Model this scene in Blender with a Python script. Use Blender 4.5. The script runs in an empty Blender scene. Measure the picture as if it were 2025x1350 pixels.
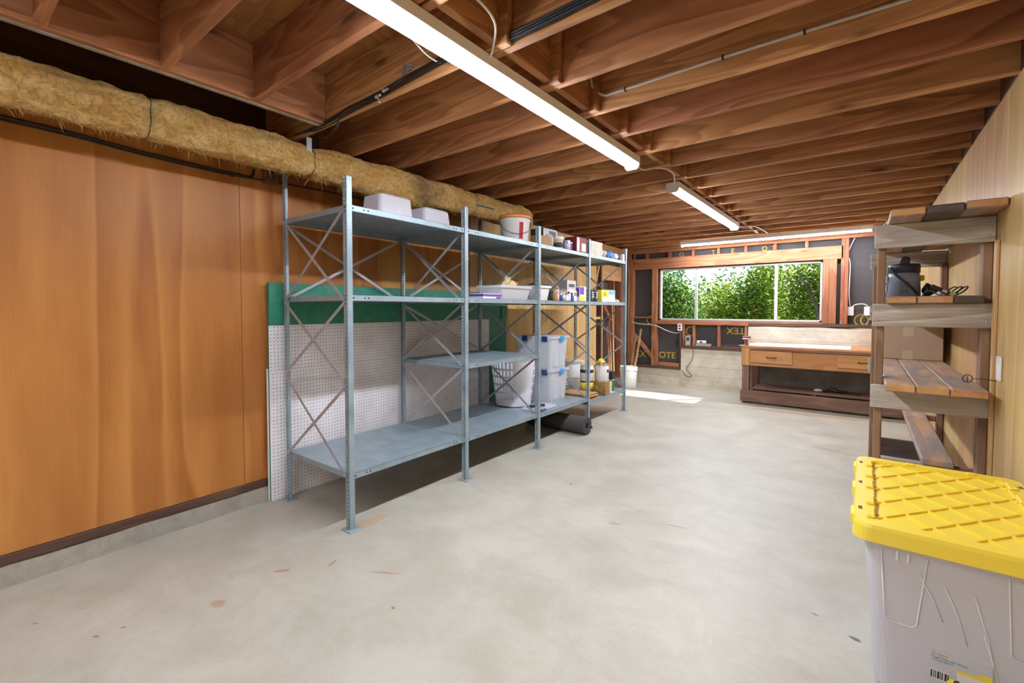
import bpy, bmesh, math, random
from math import sin, cos, pi, radians, sqrt
from mathutils import Vector, Matrix, noise as mnoise
random.seed(7)
S = bpy.context.scene
COL = S.collection

# ------------------------------------------------------------------ camera
F, CX, CY = 906.1, 987.3, 640.8
YAW, PITCH, CAMZ = 0.6713, 0.033, 1.36
cd = bpy.data.cameras.new('camera')
cam = bpy.data.objects.new('camera', cd); COL.objects.link(cam)
cam.location = (0, 0, CAMZ)
cam.rotation_euler = (pi / 2 - PITCH, 0, YAW)
cd.sensor_width = 36.0
cd.lens = F / 2025 * 36
cd.shift_x = (1012.5 - CX) / 2025
cd.shift_y = -(675 - CY) / 2025
cd.clip_start = 0.05
S.camera = cam

# ------------------------------------------------------------------ world, sun, exposure
SUN_E, SKY_E, LED_E, EXPO = 13.0, 0.28, 106.0, 0.18
w = bpy.data.worlds.new('world'); S.world = w; w.use_nodes = True
wn = w.node_tree.nodes; wl = w.node_tree.links
sky = wn.new('ShaderNodeTexSky'); sky.sky_type = 'NISHITA'; sky.sun_disc = False
sky.sun_elevation = radians(47); sky.sun_rotation = radians(40); sky.air_density = 1.0; sky.dust_density = 0.6
wl.new(sky.outputs[0], wn['Background'].inputs[0]); wn['Background'].inputs[1].default_value = SKY_E
sd = bpy.data.lights.new('sun', 'SUN'); sd.energy = SUN_E; sd.angle = radians(0.55); sd.color = (1, .95, .86)
sun = bpy.data.objects.new('sun', sd); COL.objects.link(sun)
sun.rotation_euler = Vector((-.60, -.70, -1)).to_track_quat('-Z', 'Y').to_euler()
S.view_settings.view_transform = 'Standard'; S.view_settings.look = 'None'
S.view_settings.gamma = 1.0; S.view_settings.use_curve_mapping = False
S.view_settings.exposure = EXPO
try:
    S.cycles.use_denoising = True; S.cycles.max_bounces = 10; S.cycles.diffuse_bounces = 6
    S.cycles.transparent_max_bounces = 16; S.cycles.sample_clamp_indirect = 6; S.cycles.caustics_reflective = False
    S.cycles.caustics_refractive = False
except Exception:
    pass

# ------------------------------------------------------------------ material helpers
def srgb(*c):
    if len(c) == 1: c = (c[0] >> 16 & 255, c[0] >> 8 & 255, c[0] & 255)
    f = lambda v: (v / 255 / 12.92) if v / 255 <= .04045 else ((v / 255 + .055) / 1.055) ** 2.4
    return (f(c[0]), f(c[1]), f(c[2]), 1)
class N:
    """thin wrapper round a node tree"""
    def __init__(s, name):
        s.m = bpy.data.materials.new(name); s.m.use_nodes = True
        s.t = s.m.node_tree; s.t.nodes.clear(); s.out = s.n('ShaderNodeOutputMaterial')
    def n(s, typ, **k):
        x = s.t.nodes.new(typ)
        for a, v in k.items(): setattr(x, a, v)
        return x
    def l(s, a, b): s.t.links.new(a, b)
    def val(s, x, sock):
        if hasattr(x, 'is_output'): s.l(x, sock)
        else: sock.default_value = x
    def math(s, op, a, b=0.0, c=0.0, clamp=False):
        x = s.n('ShaderNodeMath', operation=op, use_clamp=clamp)
        for i, v in enumerate((a, b, c)): s.val(v, x.inputs[i])
        return x.outputs[0]
    def vmul(s, v, k):
        x = s.n('ShaderNodeVectorMath', operation='MULTIPLY'); s.l(v, x.inputs[0]); x.inputs[1].default_value = k; return x.outputs[0]
    def vadd(s, v, u):
        x = s.n('ShaderNodeVectorMath', operation='ADD'); s.l(v, x.inputs[0]); s.val(u, x.inputs[1]); return x.outputs[0]
    def g(s):
        x = s.n('ShaderNodeAttribute'); x.attribute_name = 'g'; return x.outputs['Vector']
    def noise(s, v, scale=1.0, detail=4, rough=.55, dist=0.0):
        x = s.n('ShaderNodeTexNoise'); s.l(v, x.inputs['Vector']); x.inputs['Scale'].default_value = scale
        x.inputs['Detail'].default_value = detail; x.inputs['Roughness'].default_value = rough; x.inputs['Distortion'].default_value = dist
        return x.outputs[0]
    def ramp(s, f, *stops):
        x = s.n('ShaderNodeValToRGB'); s.l(f, x.inputs[0]); e = x.color_ramp.elements
        while len(e) < len(stops): e.new(.5)
        for el, (p, c) in zip(e, stops):
            el.position = p; el.color = c if hasattr(c, '__len__') else (c, c, c, 1)
        return x.outputs[0]
    def mix(s, f, a, b, mode='MIX'):
        x = s.n('ShaderNodeMix', data_type='RGBA', blend_type=mode); s.val(f, x.inputs[0]); s.val(a, x.inputs[6]); s.val(b, x.inputs[7]); return x.outputs[2]
    def bsdf(s, col, rough=.6, metal=0.0, bump=None, bstr=.2, bdist=.002, spec=.5, **k):
        p = s.n('ShaderNodeBsdfPrincipled'); s.val(col, p.inputs['Base Color']); s.val(rough, p.inputs['Roughness'])
        p.inputs['Metallic'].default_value = metal; p.inputs['Specular IOR Level'].default_value = spec
        for a, v in k.items(): s.val(v, p.inputs[a])
        if bump is not None:
            b = s.n('ShaderNodeBump'); b.inputs['Strength'].default_value = bstr; b.inputs['Distance'].default_value = bdist
            s.l(bump, b.inputs['Height']); s.l(b.outputs[0], p.inputs['Normal'])
        s.l(p.outputs[0], s.out.inputs[0]); return p
M = {}
def wood(name, dark, light, ring=14, rscale=(.35, 2.6, 2.6), knots=.5, rough=.62, fine=.35, var=.25, weather=None, knotc=(40, 20, 10)):
    n = N(name); g = n.g()
    oi = n.n('ShaderNodeObjectInfo').outputs['Random']
    base = n.noise(n.vmul(g, rscale), 1.0, 3, .5, .3)
    rings = n.math('FRACT', n.math('MULTIPLY', base, ring))
    rings = n.ramp(rings, (0, 0.0), (.55, .55), (.85, 1.0), (1.0, .05))
    fib = n.noise(n.vmul(g, (4, 150, 150)), 1.0, 2, .6)
    blot = n.noise(n.vmul(g, (.8, 3.5, 3.5)), 1.0, 4, .6)
    f = n.math('ADD', n.math('MULTIPLY', rings, .45), n.math('MULTIPLY', fib, fine))
    f = n.math('ADD', f, n.math('MULTIPLY', n.math('SUBTRACT', blot, .5), .9), clamp=True)
    col = n.mix(f, srgb(*dark), srgb(*light))
    hs = n.n('ShaderNodeHueSaturation'); n.l(col, hs.inputs['Color'])
    n.l(n.math('ADD', 1 - var / 2, n.math('MULTIPLY', oi, var)), hs.inputs['Value'])
    n.l(n.math('ADD', .49, n.math('MULTIPLY', oi, .02)), hs.inputs['Hue'])
    col = hs.outputs[0]
    if knots:
        vo = n.n('ShaderNodeTexVoronoi'); n.l(n.vmul(g, (1.5, 5, 5)), vo.inputs['Vector']); vo.inputs['Scale'].default_value = 1.0
        dst = n.math('ADD', vo.outputs['Distance'], n.math('MULTIPLY', n.math('SUBTRACT', fib, .5), .06))
        k = n.ramp(dst, (.0, 1.0), (.06, .85), (.10, .25), (.17, 0))
        k = n.math('MULTIPLY', k, knots)
        col = n.mix(k, col, srgb(*knotc))
    if weather:
        wz = n.noise(n.vmul(g, (1.5, 9, 9)), 1.0, 5, .65)
        col = n.mix(n.ramp(wz, (.42, 0.0), (.62, 1.0)), col, srgb(*weather))
    n.bsdf(col, rough, bump=n.math('ADD', rings, n.math('MULTIPLY', fib, 1.2)), bstr=.18, spec=.35)
    M[name] = n.m
def plain(name, c, rough=.5, metal=0.0, spec=.5, speck=0.0, **k):
    n = N(name); col = srgb(*c)
    if speck:
        z = n.noise(n.g(), 14, 4, .6)
        col = n.mix(n.math('MULTIPLY', n.ramp(z, (.35, 1.0), (.65, 0.0)), speck), col, srgb(*[int(v * .6) for v in c]))
    n.bsdf(col, rough, metal, spec=spec, **k); M[name] = n.m
def frosted(name, c, tr=.35, tl=.35, rough=.3):
    n = N(name); col = srgb(*c)
    d = n.n('ShaderNodeBsdfDiffuse'); d.inputs[0].default_value = col
    t = n.n('ShaderNodeBsdfTranslucent'); t.inputs[0].default_value = col
    x = n.n('ShaderNodeBsdfTransparent'); x.inputs[0].default_value = (.97, .97, .98, 1)
    g = n.n('ShaderNodeBsdfGlossy'); g.inputs['Roughness'].default_value = rough
    a = n.n('ShaderNodeMixShader'); a.inputs[0].default_value = tl; n.l(d.outputs[0], a.inputs[1]); n.l(t.outputs[0], a.inputs[2])
    b = n.n('ShaderNodeMixShader'); b.inputs[0].default_value = tr; n.l(a.outputs[0], b.inputs[1]); n.l(x.outputs[0], b.inputs[2])
    e = n.n('ShaderNodeMixShader'); fr = n.n('ShaderNodeLayerWeight'); fr.inputs[0].default_value = .25
    n.l(n.math('MULTIPLY', fr.outputs['Facing'], .35), e.inputs[0]); n.l(b.outputs[0], e.inputs[1]); n.l(g.outputs[0], e.inputs[2])
    n.l(e.outputs[0], n.out.inputs[0]); M[name] = n.m
def emit(name, c, e):
    n = N(name); x = n.n('ShaderNodeEmission'); x.inputs[0].default_value = srgb(*c); x.inputs[1].default_value = e
    n.l(x.outputs[0], n.out.inputs[0]); M[name] = n.m

# ---- timber
wood('joist', (132, 82, 50), (212, 156, 106), ring=16, knots=.75, rough=.6, var=.3)
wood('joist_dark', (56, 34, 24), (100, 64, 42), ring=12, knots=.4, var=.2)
wood('deck', (124, 78, 44), (176, 122, 74), ring=22, rscale=(.6, 2.2, 2.2), knots=.2, var=.2)
wood('ply_left', (154, 98, 42), (206, 150, 78), ring=7, rscale=(.16, 1.5, 1.5), knots=0, rough=.42, fine=.25, var=.05)
wood('ply_far', (206, 164, 98), (238, 204, 142), ring=8, rscale=(.2, 2.0, 2.0), knots=.35, rough=.5, fine=.25, var=.06, knotc=(120, 70, 30))
wood('ply_right', (178, 138, 88), (224, 190, 136), ring=8, rscale=(.18, 2.2, 2.2), knots=0, rough=.42, fine=.4, var=.05)
wood('stud', (134, 78, 54), (196, 136, 98), ring=12, knots=.6, var=.22)
wood('stud_light', (200, 154, 104), (234, 196, 146), ring=10, knots=.5, var=.12)
wood('plate_dark', (76, 54, 44), (116, 88, 70), ring=9, knots=.2, rough=.75, var=.15)
wood('weathered', (108, 100, 92), (204, 196, 186), ring=15, knots=.85, rough=.8, fine=.8, var=.12, knotc=(84, 76, 68))
wood('rack_post', (116, 86, 66), (168, 134, 108), ring=9, knots=.4, rough=.7, var=.15)
wood('plank_worn', (148, 112, 84), (202, 164, 132), ring=9, knots=.4, rough=.6, fine=.5, var=.2, weather=(140, 132, 132))
wood('plank_dark', (70, 60, 58), (108, 96, 90), ring=9, knots=.3, rough=.6, var=.1)
wood('cut_end', (172, 124, 80), (214, 170, 122), ring=5, rscale=(3, 3, 3), knots=.2, rough=.7, var=.15)
wood('bench_wood', (170, 116, 70), (214, 162, 110), ring=11, knots=.35, rough=.5, var=.08)
wood('bench_dark', (104, 78, 68), (152, 120, 104), ring=9, knots=.4, rough=.7, var=.12)
wood('stick', (140, 104, 78), (188, 148, 114), ring=6, knots=.2, var=.2)
# ---- concrete
def concrete(name, c1, c2, stain, rough=.6, scl=1.0, bstr=.25, boards=False, gloss=None, spots=(), spec=.45):
    n = N(name); g = n.g()
    big = n.noise(g, .55 * scl, 5, .6); mid = n.noise(g, 3.2 * scl, 6, .68, .4); fine = n.noise(g, 46 * scl, 3, .7)
    st = n.noise(n.vmul(g, (1, 2.2, 1)), 1.35 * scl, 7, .7, .8)
    col = n.mix(n.ramp(big, (.35, 0.0), (.65, 1.0)), srgb(*c1), srgb(*c2))
    col = n.mix(n.math('MULTIPLY', n.ramp(mid, (.40, 1.0), (.6, 0.0)), .25), col, srgb(*stain))
    col = n.mix(n.math('MULTIPLY', n.ramp(st, (.28, 1.0), (.52, 0.0)), .22), col, srgb(*stain))
    col = n.mix(n.math('MULTIPLY', n.ramp(fine, (.3, 1.0), (.5, 0.0)), .12), col, srgb(*stain))
    h = n.math('ADD', mid, n.math('MULTIPLY', fine, .35))
    if boards:
        bz = n.n('ShaderNodeSeparateXYZ'); n.l(g, bz.inputs[0])
        ln = n.math('FRACT', n.math('MULTIPLY', n.math('ADD', bz.outputs[2], n.math('MULTIPLY', mid, .02)), 6.5))
        ed = n.ramp(ln, (0, 1.0), (.06, 0.0), (.96, 0.0), (1, 1.0))
        col = n.mix(n.math('MULTIPLY', ed, .35), col, srgb(*stain)); h = n.math('SUBTRACT', h, ed)
    if spots:
        wob = n.math('MULTIPLY', n.math('SUBTRACT', n.noise(g, 22, 3, .6), .5), .9)
        for x, y, rx, ry, an, c, k in spots:
            mp = n.n('ShaderNodeMapping', vector_type='TEXTURE'); n.l(g, mp.inputs[0]); mp.inputs['Location'].default_value = (x, y, 0); mp.inputs['Rotation'].default_value = (0, 0, an); mp.inputs['Scale'].default_value = (rx, ry, 1)
            ln = n.n('ShaderNodeVectorMath', operation='LENGTH'); n.l(mp.outputs[0], ln.inputs[0])
            f = n.ramp(n.math('ADD', ln.outputs['Value'], wob), (.55, 1.0), (1.0, 0.0))
            col = n.mix(n.math('MULTIPLY', f, k), col, srgb(*c))
    r = rough if gloss is None else n.math('ADD', rough, n.math('MULTIPLY', n.math('SUBTRACT', mid, .5), gloss))
    n.bsdf(col, r, bump=h, bstr=bstr, bdist=.003, spec=spec); M[name] = n.m
RUST, DIRT, INK_ = (150, 100, 48), (112, 96, 76), (74, 66, 62)
concrete('floor', (186, 182, 169), (173, 170, 159), (130, 120, 100), rough=.47, bstr=.05, gloss=.35, spec=.42, spots=(
    (-2.34, 1.13, .05, .012, .9, RUST, .8), (-2.20, 1.33, .05, .010, 1.9, RUST, .6), (-1.91, 1.45, .11, .012, .55, RUST, .45), (-2.31, .815, .05, .035, .3, RUST, .45), (-2.44, 1.76, .06, .16, .1, (180, 140, 92), .5),
    (-2.47, .415, .018, .008, .6, INK_, .6), (-2.45, .50, .018, .008, .6, INK_, .5), (-2.78, .27, .016, .007, .6, INK_, .5), (-.001, 2.36, .028, .014, -.4, INK_, .85), (-.14, 2.44, .02, .009, -.3, INK_, .6),
    (-1.75, 3.1, .016, .012, 0, INK_, .7), (-1.65, 1.30, .014, .010, 0, RUST, .9), (-1.2, 2.7, .05, .02, .4, DIRT, .4), (-.9, 2.9, .10, .015, .2, DIRT, .35), (-2.72, 2.64, .16, .35, .2, (166, 128, 84), .35),
    (-2.5, 7.55, .35, .07, .1, (150, 112, 78), .6), (-.55, 7.08, .9, .12, .05, (150, 118, 84), .55), (-1.9, 6.6, .12, .06, .3, (160, 110, 92), .45), (-.3, 4.4, .5, .12, .3, (168, 156, 136), .4), (-.2, 5.4, .3, .06, -.3, (150, 130, 106), .35)))
concrete('curb', (150, 146, 138), (178, 172, 160), (104, 98, 90), rough=.8, scl=3, bstr=.6)
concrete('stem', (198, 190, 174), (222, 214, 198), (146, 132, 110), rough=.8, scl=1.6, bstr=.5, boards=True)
concrete('stem_dark', (124, 122, 122), (168, 166, 162), (76, 74, 74), rough=.8, scl=2, bstr=.5, boards=True)  # darker copy of stem: shade under the bench put into the colour
# ---- metals, plastics, misc
def steel_paint():
    n = N('shelf_steel'); z = n.noise(n.vmul(n.g(), (3, 3, 3)), 2.0, 5, .6)
    col = n.mix(n.ramp(z, (.35, 0.0), (.65, 1.0)), srgb(130, 148, 158), srgb(152, 169, 178))
    n.bsdf(col, .38, .25, spec=.5); M['shelf_steel'] = n.m
steel_paint()
plain('brace_steel', (172, 174, 182), .38, .3, speck=.25)
plain('galv', (190, 194, 198), .35, .8)
plain('hole', (22, 24, 26), .9)
plain('bolt', (120, 122, 124), .4, .8)
plain('white_enamel', (226, 226, 224), .4)
plain('led_body', (242, 243, 245), .4)
plain('drywall', (164, 148, 130), .8, speck=.5)
emit('led', (243, 247, 255), LED_E)
plain('black_cable', (26, 28, 32), .45)
plain('grey_cable', (186, 180, 172), .5)
plain('white_cable', (226, 224, 218), .45)
plain('staple', (60, 58, 56), .5, .5)
plain('white_plastic', (232, 232, 232), .35)
plain('basket_white', (228, 230, 240), .35)
plain('orange_lid', (226, 150, 70), .4)
plain('red_label', (178, 26, 44), .5)
plain('cardboard', (176, 142, 106), .8, speck=.15)
plain('box_card', (192, 168, 144), .8, speck=.08)
plain('flat_card', (186, 148, 102), .8, speck=.15)
plain('tape', (206, 190, 160), .35)
plain('green_board', (48, 136, 110), .45, speck=.35)
plain('paper_white', (224, 222, 222), .7, speck=.1)
plain('blue_latch', (66, 150, 214), .4)
plain('navy_latch', (34, 64, 128), .4)
plain('mat_rubber', (62, 60, 60), .8)
plain('tin', (196, 196, 198), .3, .6)
plain('purple', (110, 62, 170), .5)
plain('yellow_label', (236, 214, 70), .5)
plain('teal_label', (80, 176, 190), .5)
plain('black_plastic', (30, 31, 34), .45)
plain('dark_grey', (62, 64, 70), .5)
plain('blue_can', (50, 70, 150), .45)
plain('green_can', (60, 120, 56), .45)
plain('amber', (206, 120, 60), .4)
plain('gold_fabric', (214, 190, 140), .9)
plain('red_box', (136, 40, 44), .55)
plain('ivory', (218, 212, 196), .6, speck=.4)
plain('sky_blue', (110, 150, 220), .55)
plain('vac_grey', (124, 134, 150), .42)
plain('vac_dark', (44, 46, 54), .42)
plain('vac_pale', (176, 188, 200), .42)
plain('lime', (190, 186, 40), .5)
plain('vise_red', (150, 92, 88), .5, .2)
plain('white_top', (226, 224, 224), .25)
plain('olive', (132, 134, 90), .7)
plain('mosaic', (176, 142, 82), .6, speck=.9)
plain('ink', (40, 42, 52), .6)
plain('print_yellow', (206, 182, 66), .7)
plain('print_orange', (226, 150, 96), .6)
plain('print_blue', (90, 110, 150), .6)
plain('rust', (120, 78, 56), .8)
plain('tote_yellow', (240, 216, 74), .36)
plain('alu', (206, 208, 212), .35, .5)
plain('bark', (140, 126, 108), .9, speck=.5)
plain('soil', (110, 96, 70), .95, speck=.5)
frosted('tub_clear', (240, 240, 250), tr=.22, rough=.25)
frosted('bin_clear', (242, 246, 252), tr=.30, tl=.45, rough=.2)
frosted('tote_clear', (236, 236, 246), tr=.20, tl=.25, rough=.2)
frosted('tote_rib', (252, 252, 255), tr=.0, tl=.2, rough=.2)
def pegboard():
    n = N('pegboard'); g = n.g(); s = n.n('ShaderNodeSeparateXYZ'); n.l(g, s.inputs[0])
    d = []
    for ax in (1, 2):
        fx = n.math('SUBTRACT', n.math('FRACT', n.math('DIVIDE', s.outputs[ax], .0254)), .5); d.append(n.math('MULTIPLY', fx, fx))
    r = n.math('SQRT', n.math('ADD', d[0], d[1])); h = n.ramp(r, (.12, 1.0), (.15, 0.0))
    z = n.noise(g, 6, 4)
    base = n.mix(n.ramp(z, (.4, 0.0), (.7, 1.0)), srgb(232, 230, 236), srgb(218, 214, 218))
    n.bsdf(n.mix(h, base, srgb(44, 42, 46)), .5); M['pegboard'] = n.m
pegboard()
def felt():
    n = N('felt'); g = n.g(); z = n.noise(n.vmul(g, (2, 2, 30)), 3, 4); f = n.noise(g, 90, 2)
    col = n.mix(z, srgb(62, 58, 60), srgb(84, 80, 82)); n.bsdf(col, .75, bump=f, bstr=.2); M['felt'] = n.m
felt()
def fibre():
    n = N('fibreglass'); g = n.g()
    a = n.noise(n.vmul(g, (7, 3, 7)), 1.6, 6, .65, .8); b = n.noise(g, 34, 5, .7, 1.2); c = n.noise(n.vmul(g, (1, 1, 1)), 1.9, 5, .6)
    col = n.mix(n.ramp(a, (.3, 0.0), (.7, 1.0)), srgb(208, 152, 74), srgb(254, 222, 152))
    col = n.mix(n.math('MULTIPLY', n.ramp(b, (.35, 1.0), (.55, 0.0)), .55), col, srgb(128, 86, 38))  # shade in the crevices between clumps mixed into the colour
    col = n.mix(n.math('MULTIPLY', n.ramp(c, (.57, 0.0), (.72, 1.0)), .7), col, srgb(96, 86, 74))
    n.bsdf(col, .95, bump=n.math('ADD', a, b), bstr=1.0, bdist=.03, spec=.1); M['fibreglass'] = n.m
    plain('fibre_strand', (228, 196, 128), .9)
fibre()
def glass():
    n = N('window_glass'); t = n.n('ShaderNodeBsdfTransparent'); t.inputs[0].default_value = (.96, .98, .97, 1)
    g = n.n('ShaderNodeBsdfGlossy'); g.inputs['Roughness'].default_value = .02
    m = n.n('ShaderNodeMixShader'); f = n.n('ShaderNodeLayerWeight'); f.inputs[0].default_value = .2
    n.l(n.math('MULTIPLY', f.outputs['Facing'], .3), m.inputs[0]); n.l(t.outputs[0], m.inputs[1]); n.l(g.outputs[0], m.inputs[2]); n.l(m.outputs[0], n.out.inputs[0]); M['window_glass'] = n.m
glass()
def leafmat(name, a, b):
    n = N(name); r = n.n('ShaderNodeNewGeometry').outputs['Random Per Island']
    col = n.ramp(r, (0, srgb(*a)), (.6, srgb(*b)), (.9, srgb(min(255, b[0] + 40), min(255, b[1] + 25), b[2])), (1, srgb(230, 205, 70)))
    d = n.n('ShaderNodeBsdfDiffuse'); t = n.n('ShaderNodeBsdfTranslucent'); m = n.n('ShaderNodeMixShader'); m.inputs[0].default_value = .45
    n.l(col, d.inputs[0]); n.l(col, t.inputs[0]); n.l(d.outputs[0], m.inputs[1]); n.l(t.outputs[0], m.inputs[2]); n.l(m.outputs[0], n.out.inputs[0]); M[name] = n.m
leafmat('leaf_dark', (44, 86, 44), (92, 142, 74)); leafmat('leaf_light', (72, 116, 46), (150, 178, 76))

# ------------------------------------------------------------------ geometry helpers
class G:
    """collects vertices / faces; build() links ONE mesh object with the vector attribute g (texture space)"""
    def __init__(s): s.v = []; s.f = []; s.m = []; s.s = []
    def add(s, vs, fs, mi=0, sm=False):
        o = len(s.v); s.v += [tuple(p) for p in vs]
        s.f += [tuple(i + o for i in f) for f in fs]; s.m += [mi] * len(fs); s.s += [sm] * len(fs); return s
    def box(s, lo, hi, mi=0, b=0.0):
        x0, y0, z0 = lo; x1, y1, z1 = hi
        if b <= 0:
            vs = [(x, y, z) for z in (z0, z1) for y in (y0, y1) for x in (x0, x1)]
            return s.add(vs, [(0, 2, 3, 1), (4, 5, 7, 6), (0, 1, 5, 4), (2, 6, 7, 3), (0, 4, 6, 2), (1, 3, 7, 5)], mi)
        b = min(b, (x1 - x0) * .45, (y1 - y0) * .45, (z1 - z0) * .45)
        bm = bmesh.new(); bmesh.ops.create_cube(bm, size=1)
        for v in bm.verts: v.co = ((x0 + x1) / 2 + v.co.x * (x1 - x0), (y0 + y1) / 2 + v.co.y * (y1 - y0), (z0 + z1) / 2 + v.co.z * (z1 - z0))
        bmesh.ops.bevel(bm, geom=bm.edges[:], offset=b, segments=1, affect='EDGES', profile=.5)
        return s.bm(bm, mi)
    def bm(s, bm, mi=0, sm=False):
        bm.verts.index_update(); s.add([v.co[:] for v in bm.verts], [[v.index for v in f.verts] for f in bm.faces], mi, sm); bm.free(); return s
    def xf(s, mat, i0=0):
        for i in range(i0, len(s.v)): s.v[i] = tuple(mat @ Vector(s.v[i]))
        return s
    def lathe(s, prof, n=24, c=(0, 0, 0), mi=0, sm=True, axis='z', a0=0.0, sy=1.0):
        vs = []; fs = []
        for k in range(n):
            a = a0 + 2 * pi * k / n
            for r, z in prof:
                p = (r * cos(a), r * sin(a) * sy, z)
                if axis == 'y': p = (p[0], p[2], p[1])
                if axis == 'x': p = (p[2], p[0], p[1])
                vs.append((p[0] + c[0], p[1] + c[1], p[2] + c[2]))
        L = len(prof)
        for k in range(n):
            k2 = (k + 1) % n
            for j in range(L - 1):
                q = (k * L + j, k2 * L + j, k2 * L + j + 1, k * L + j + 1)
                fs.append(q if axis != 'y' else q[::-1])
        return s.add(vs, fs, mi, sm)
    def cyl(s, c, r, h, n=20, mi=0, axis='z', r2=None, sm=True):
        r2 = r if r2 is None else r2
        return s.lathe([(0.0001, 0), (r, 0), (r, .0001), (r2, h - .0001), (r2, h), (0.0001, h)], n, c, mi, sm, axis)
    def tube(s, pts, r, n=6, mi=0, sm=True, cap=True):
        pts = [Vector(p) for p in pts]; vs = []; fs = []
        up = Vector((0, 0, 1)); prev = None
        for i, p in enumerate(pts):
            t = (pts[min(i + 1, len(pts) - 1)] - pts[max(i - 1, 0)]).normalized()
            if prev is None:
                a = t.cross(up)
                if a.length < 1e-3: a = t.cross(Vector((1, 0, 0)))
            else:
                a = prev - t * prev.dot(t)
                if a.length < 1e-4: a = t.cross(up)
            a.normalize(); prev = a; b = t.cross(a)
            rr = r[i] if hasattr(r, '__len__') else r
            for k in range(n):
                an = 2 * pi * k / n; vs.append(p + a * (rr * cos(an)) + b * (rr * sin(an)))
        for i in range(len(pts) - 1):
            for k in range(n):
                fs.append((i * n + k, i * n + (k + 1) % n, (i + 1) * n + (k + 1) % n, (i + 1) * n + k))
        if cap:
            fs.append(tuple(range(n - 1, -1, -1))); o = (len(pts) - 1) * n; fs.append(tuple(range(o, o + n)))
        return s.add(vs, fs, mi, sm)
    def strip(s, a, b, nrm, wdt, th, mi=0):
        """flat bar from a to b, width wdt in the plane normal to nrm, thickness th"""
        a = Vector(a); b = Vector(b); nn = Vector(nrm).normalized(); t = (b - a).normalized(); sd_ = t.cross(nn) * (wdt / 2); d = nn * (th / 2)
        vs = [a - sd_ - d, a + sd_ - d, b + sd_ - d, b - sd_ - d, a - sd_ + d, a + sd_ + d, b + sd_ + d, b - sd_ + d]
        return s.add(vs, [(0, 1, 2, 3), (7, 6, 5, 4), (0, 4, 5, 1), (1, 5, 6, 2), (2, 6, 7, 3), (3, 7, 4, 0)], mi)
    def prism(s, poly, axis, lo, hi, mi=0):
        """extrude a 2D outline along axis ('x','y','z')"""
        def P(u, v, t): return {'x': (t, u, v), 'y': (u, t, v), 'z': (u, v, t)}[axis]
        n = len(poly); vs = [P(u, v, lo) for u, v in poly] + [P(u, v, hi) for u, v in poly]
        fs = [tuple(range(n - 1, -1, -1)), tuple(range(n, 2 * n))] + [(i, (i + 1) % n, n + (i + 1) % n, n + i) for i in range(n)]
        return s.add(vs, fs, mi)
    def build(s, name, mats, parent=None, loc=(0, 0, 0), rz=0.0, grain=None, off=True, fix=True, rot=None):
        me = bpy.data.meshes.new(name); me.from_pydata(s.v, [], s.f); me.update()
        if fix:
            bm = bmesh.new(); bm.from_mesh(me); bmesh.ops.recalc_face_normals(bm, faces=bm.faces); bm.to_mesh(me); bm.free()
        mats = mats if isinstance(mats, (list, tuple)) else [mats]
        for m in mats: me.materials.append(M[m])
        me.polygons.foreach_set('material_index', s.m); me.polygons.foreach_set('use_smooth', s.s)
        at = me.attributes.new('g', 'FLOAT_VECTOR', 'POINT')
        order = {'x': (0, 1, 2), 'y': (1, 0, 2), 'z': (2, 0, 1), None: (0, 1, 2)}[grain]
        o = Vector((random.uniform(0, 40), random.uniform(0, 40), random.uniform(0, 40))) if off else Vector((0, 0, 0))
        flat = []
        for p in s.v: flat += [p[order[0]] + o.x, p[order[1]] + o.y, p[order[2]] + o.z]
        at.data.foreach_set('vector', flat)
        ob = bpy.data.objects.new(name, me); COL.objects.link(ob)
        if parent: ob.parent = parent
        ob.location = loc; ob.rotation_euler = rot if rot else (0, 0, rz)
        return ob
def tag(o, label=None, cat=None, group=None, kind=None):
    if label: o['label'] = label
    if cat: o['category'] = cat
    if group: o['group'] = group
    if kind: o['kind'] = kind
    return o
def thing(name, label, cat, loc=(0, 0, 0), rz=0.0, group=None, kind=None):
    o = bpy.data.objects.new(name, None); COL.objects.link(o); o.empty_display_size = .05
    o.location = loc; o.rotation_euler = (0, 0, rz); return tag(o, label, cat, group, kind)
def board(name, mat, lo, hi, parent=None, b=.003, grain=None):
    """timber piece: an axis aligned box, grain along its longest side, own origin in its middle"""
    d = [hi[i] - lo[i] for i in range(3)]; c = [(hi[i] + lo[i]) / 2 for i in range(3)]
    ax = grain or 'xyz'[d.index(max(d))]
    return G().box([-x / 2 for x in d], [x / 2 for x in d], 0, b).build(name, mat, parent, c, grain=ax)
def copy_tree(o, parent=None):
    c = o.copy(); COL.objects.link(c); c.parent = parent
    for ch in list(o.children): copy_tree(ch, c)
    return c
def text(name, body, mat, parent, loc, rot, size, ext=.0004):
    cu = bpy.data.curves.new(name, 'FONT'); cu.body = body; cu.size = size; cu.extrude = ext; cu.align_x = 'LEFT'
    tmp = bpy.data.objects.new(name, cu); COL.objects.link(tmp); bpy.context.view_layer.update()
    me = bpy.data.meshes.new_from_object(tmp.evaluated_get(bpy.context.evaluated_depsgraph_get())); bpy.data.objects.remove(tmp); bpy.data.curves.remove(cu)
    me.materials.clear(); me.materials.append(M[mat]); me.name = name
    ob = bpy.data.objects.new(name, me); COL.objects.link(ob)
    ob.parent = parent; ob.location = loc; ob.rotation_euler = rot; return ob
def smooth_path(pts, k=6):
    """Catmull-Rom through pts"""
    P = [Vector(p) for p in pts]; P = [P[0] * 2 - P[1]] + P + [P[-1] * 2 - P[-2]]; out = []
    for i in range(1, len(P) - 2):
        for j in range(k):
            t = j / k; a, b, c, d = P[i - 1:i + 3]
            out.append(.5 * ((2 * b) + (c - a) * t + (2 * a - 5 * b + 4 * c - d) * t * t + (3 * b - a - 3 * c + d) * t ** 3))
    out.append(P[-2]); return out

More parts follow.
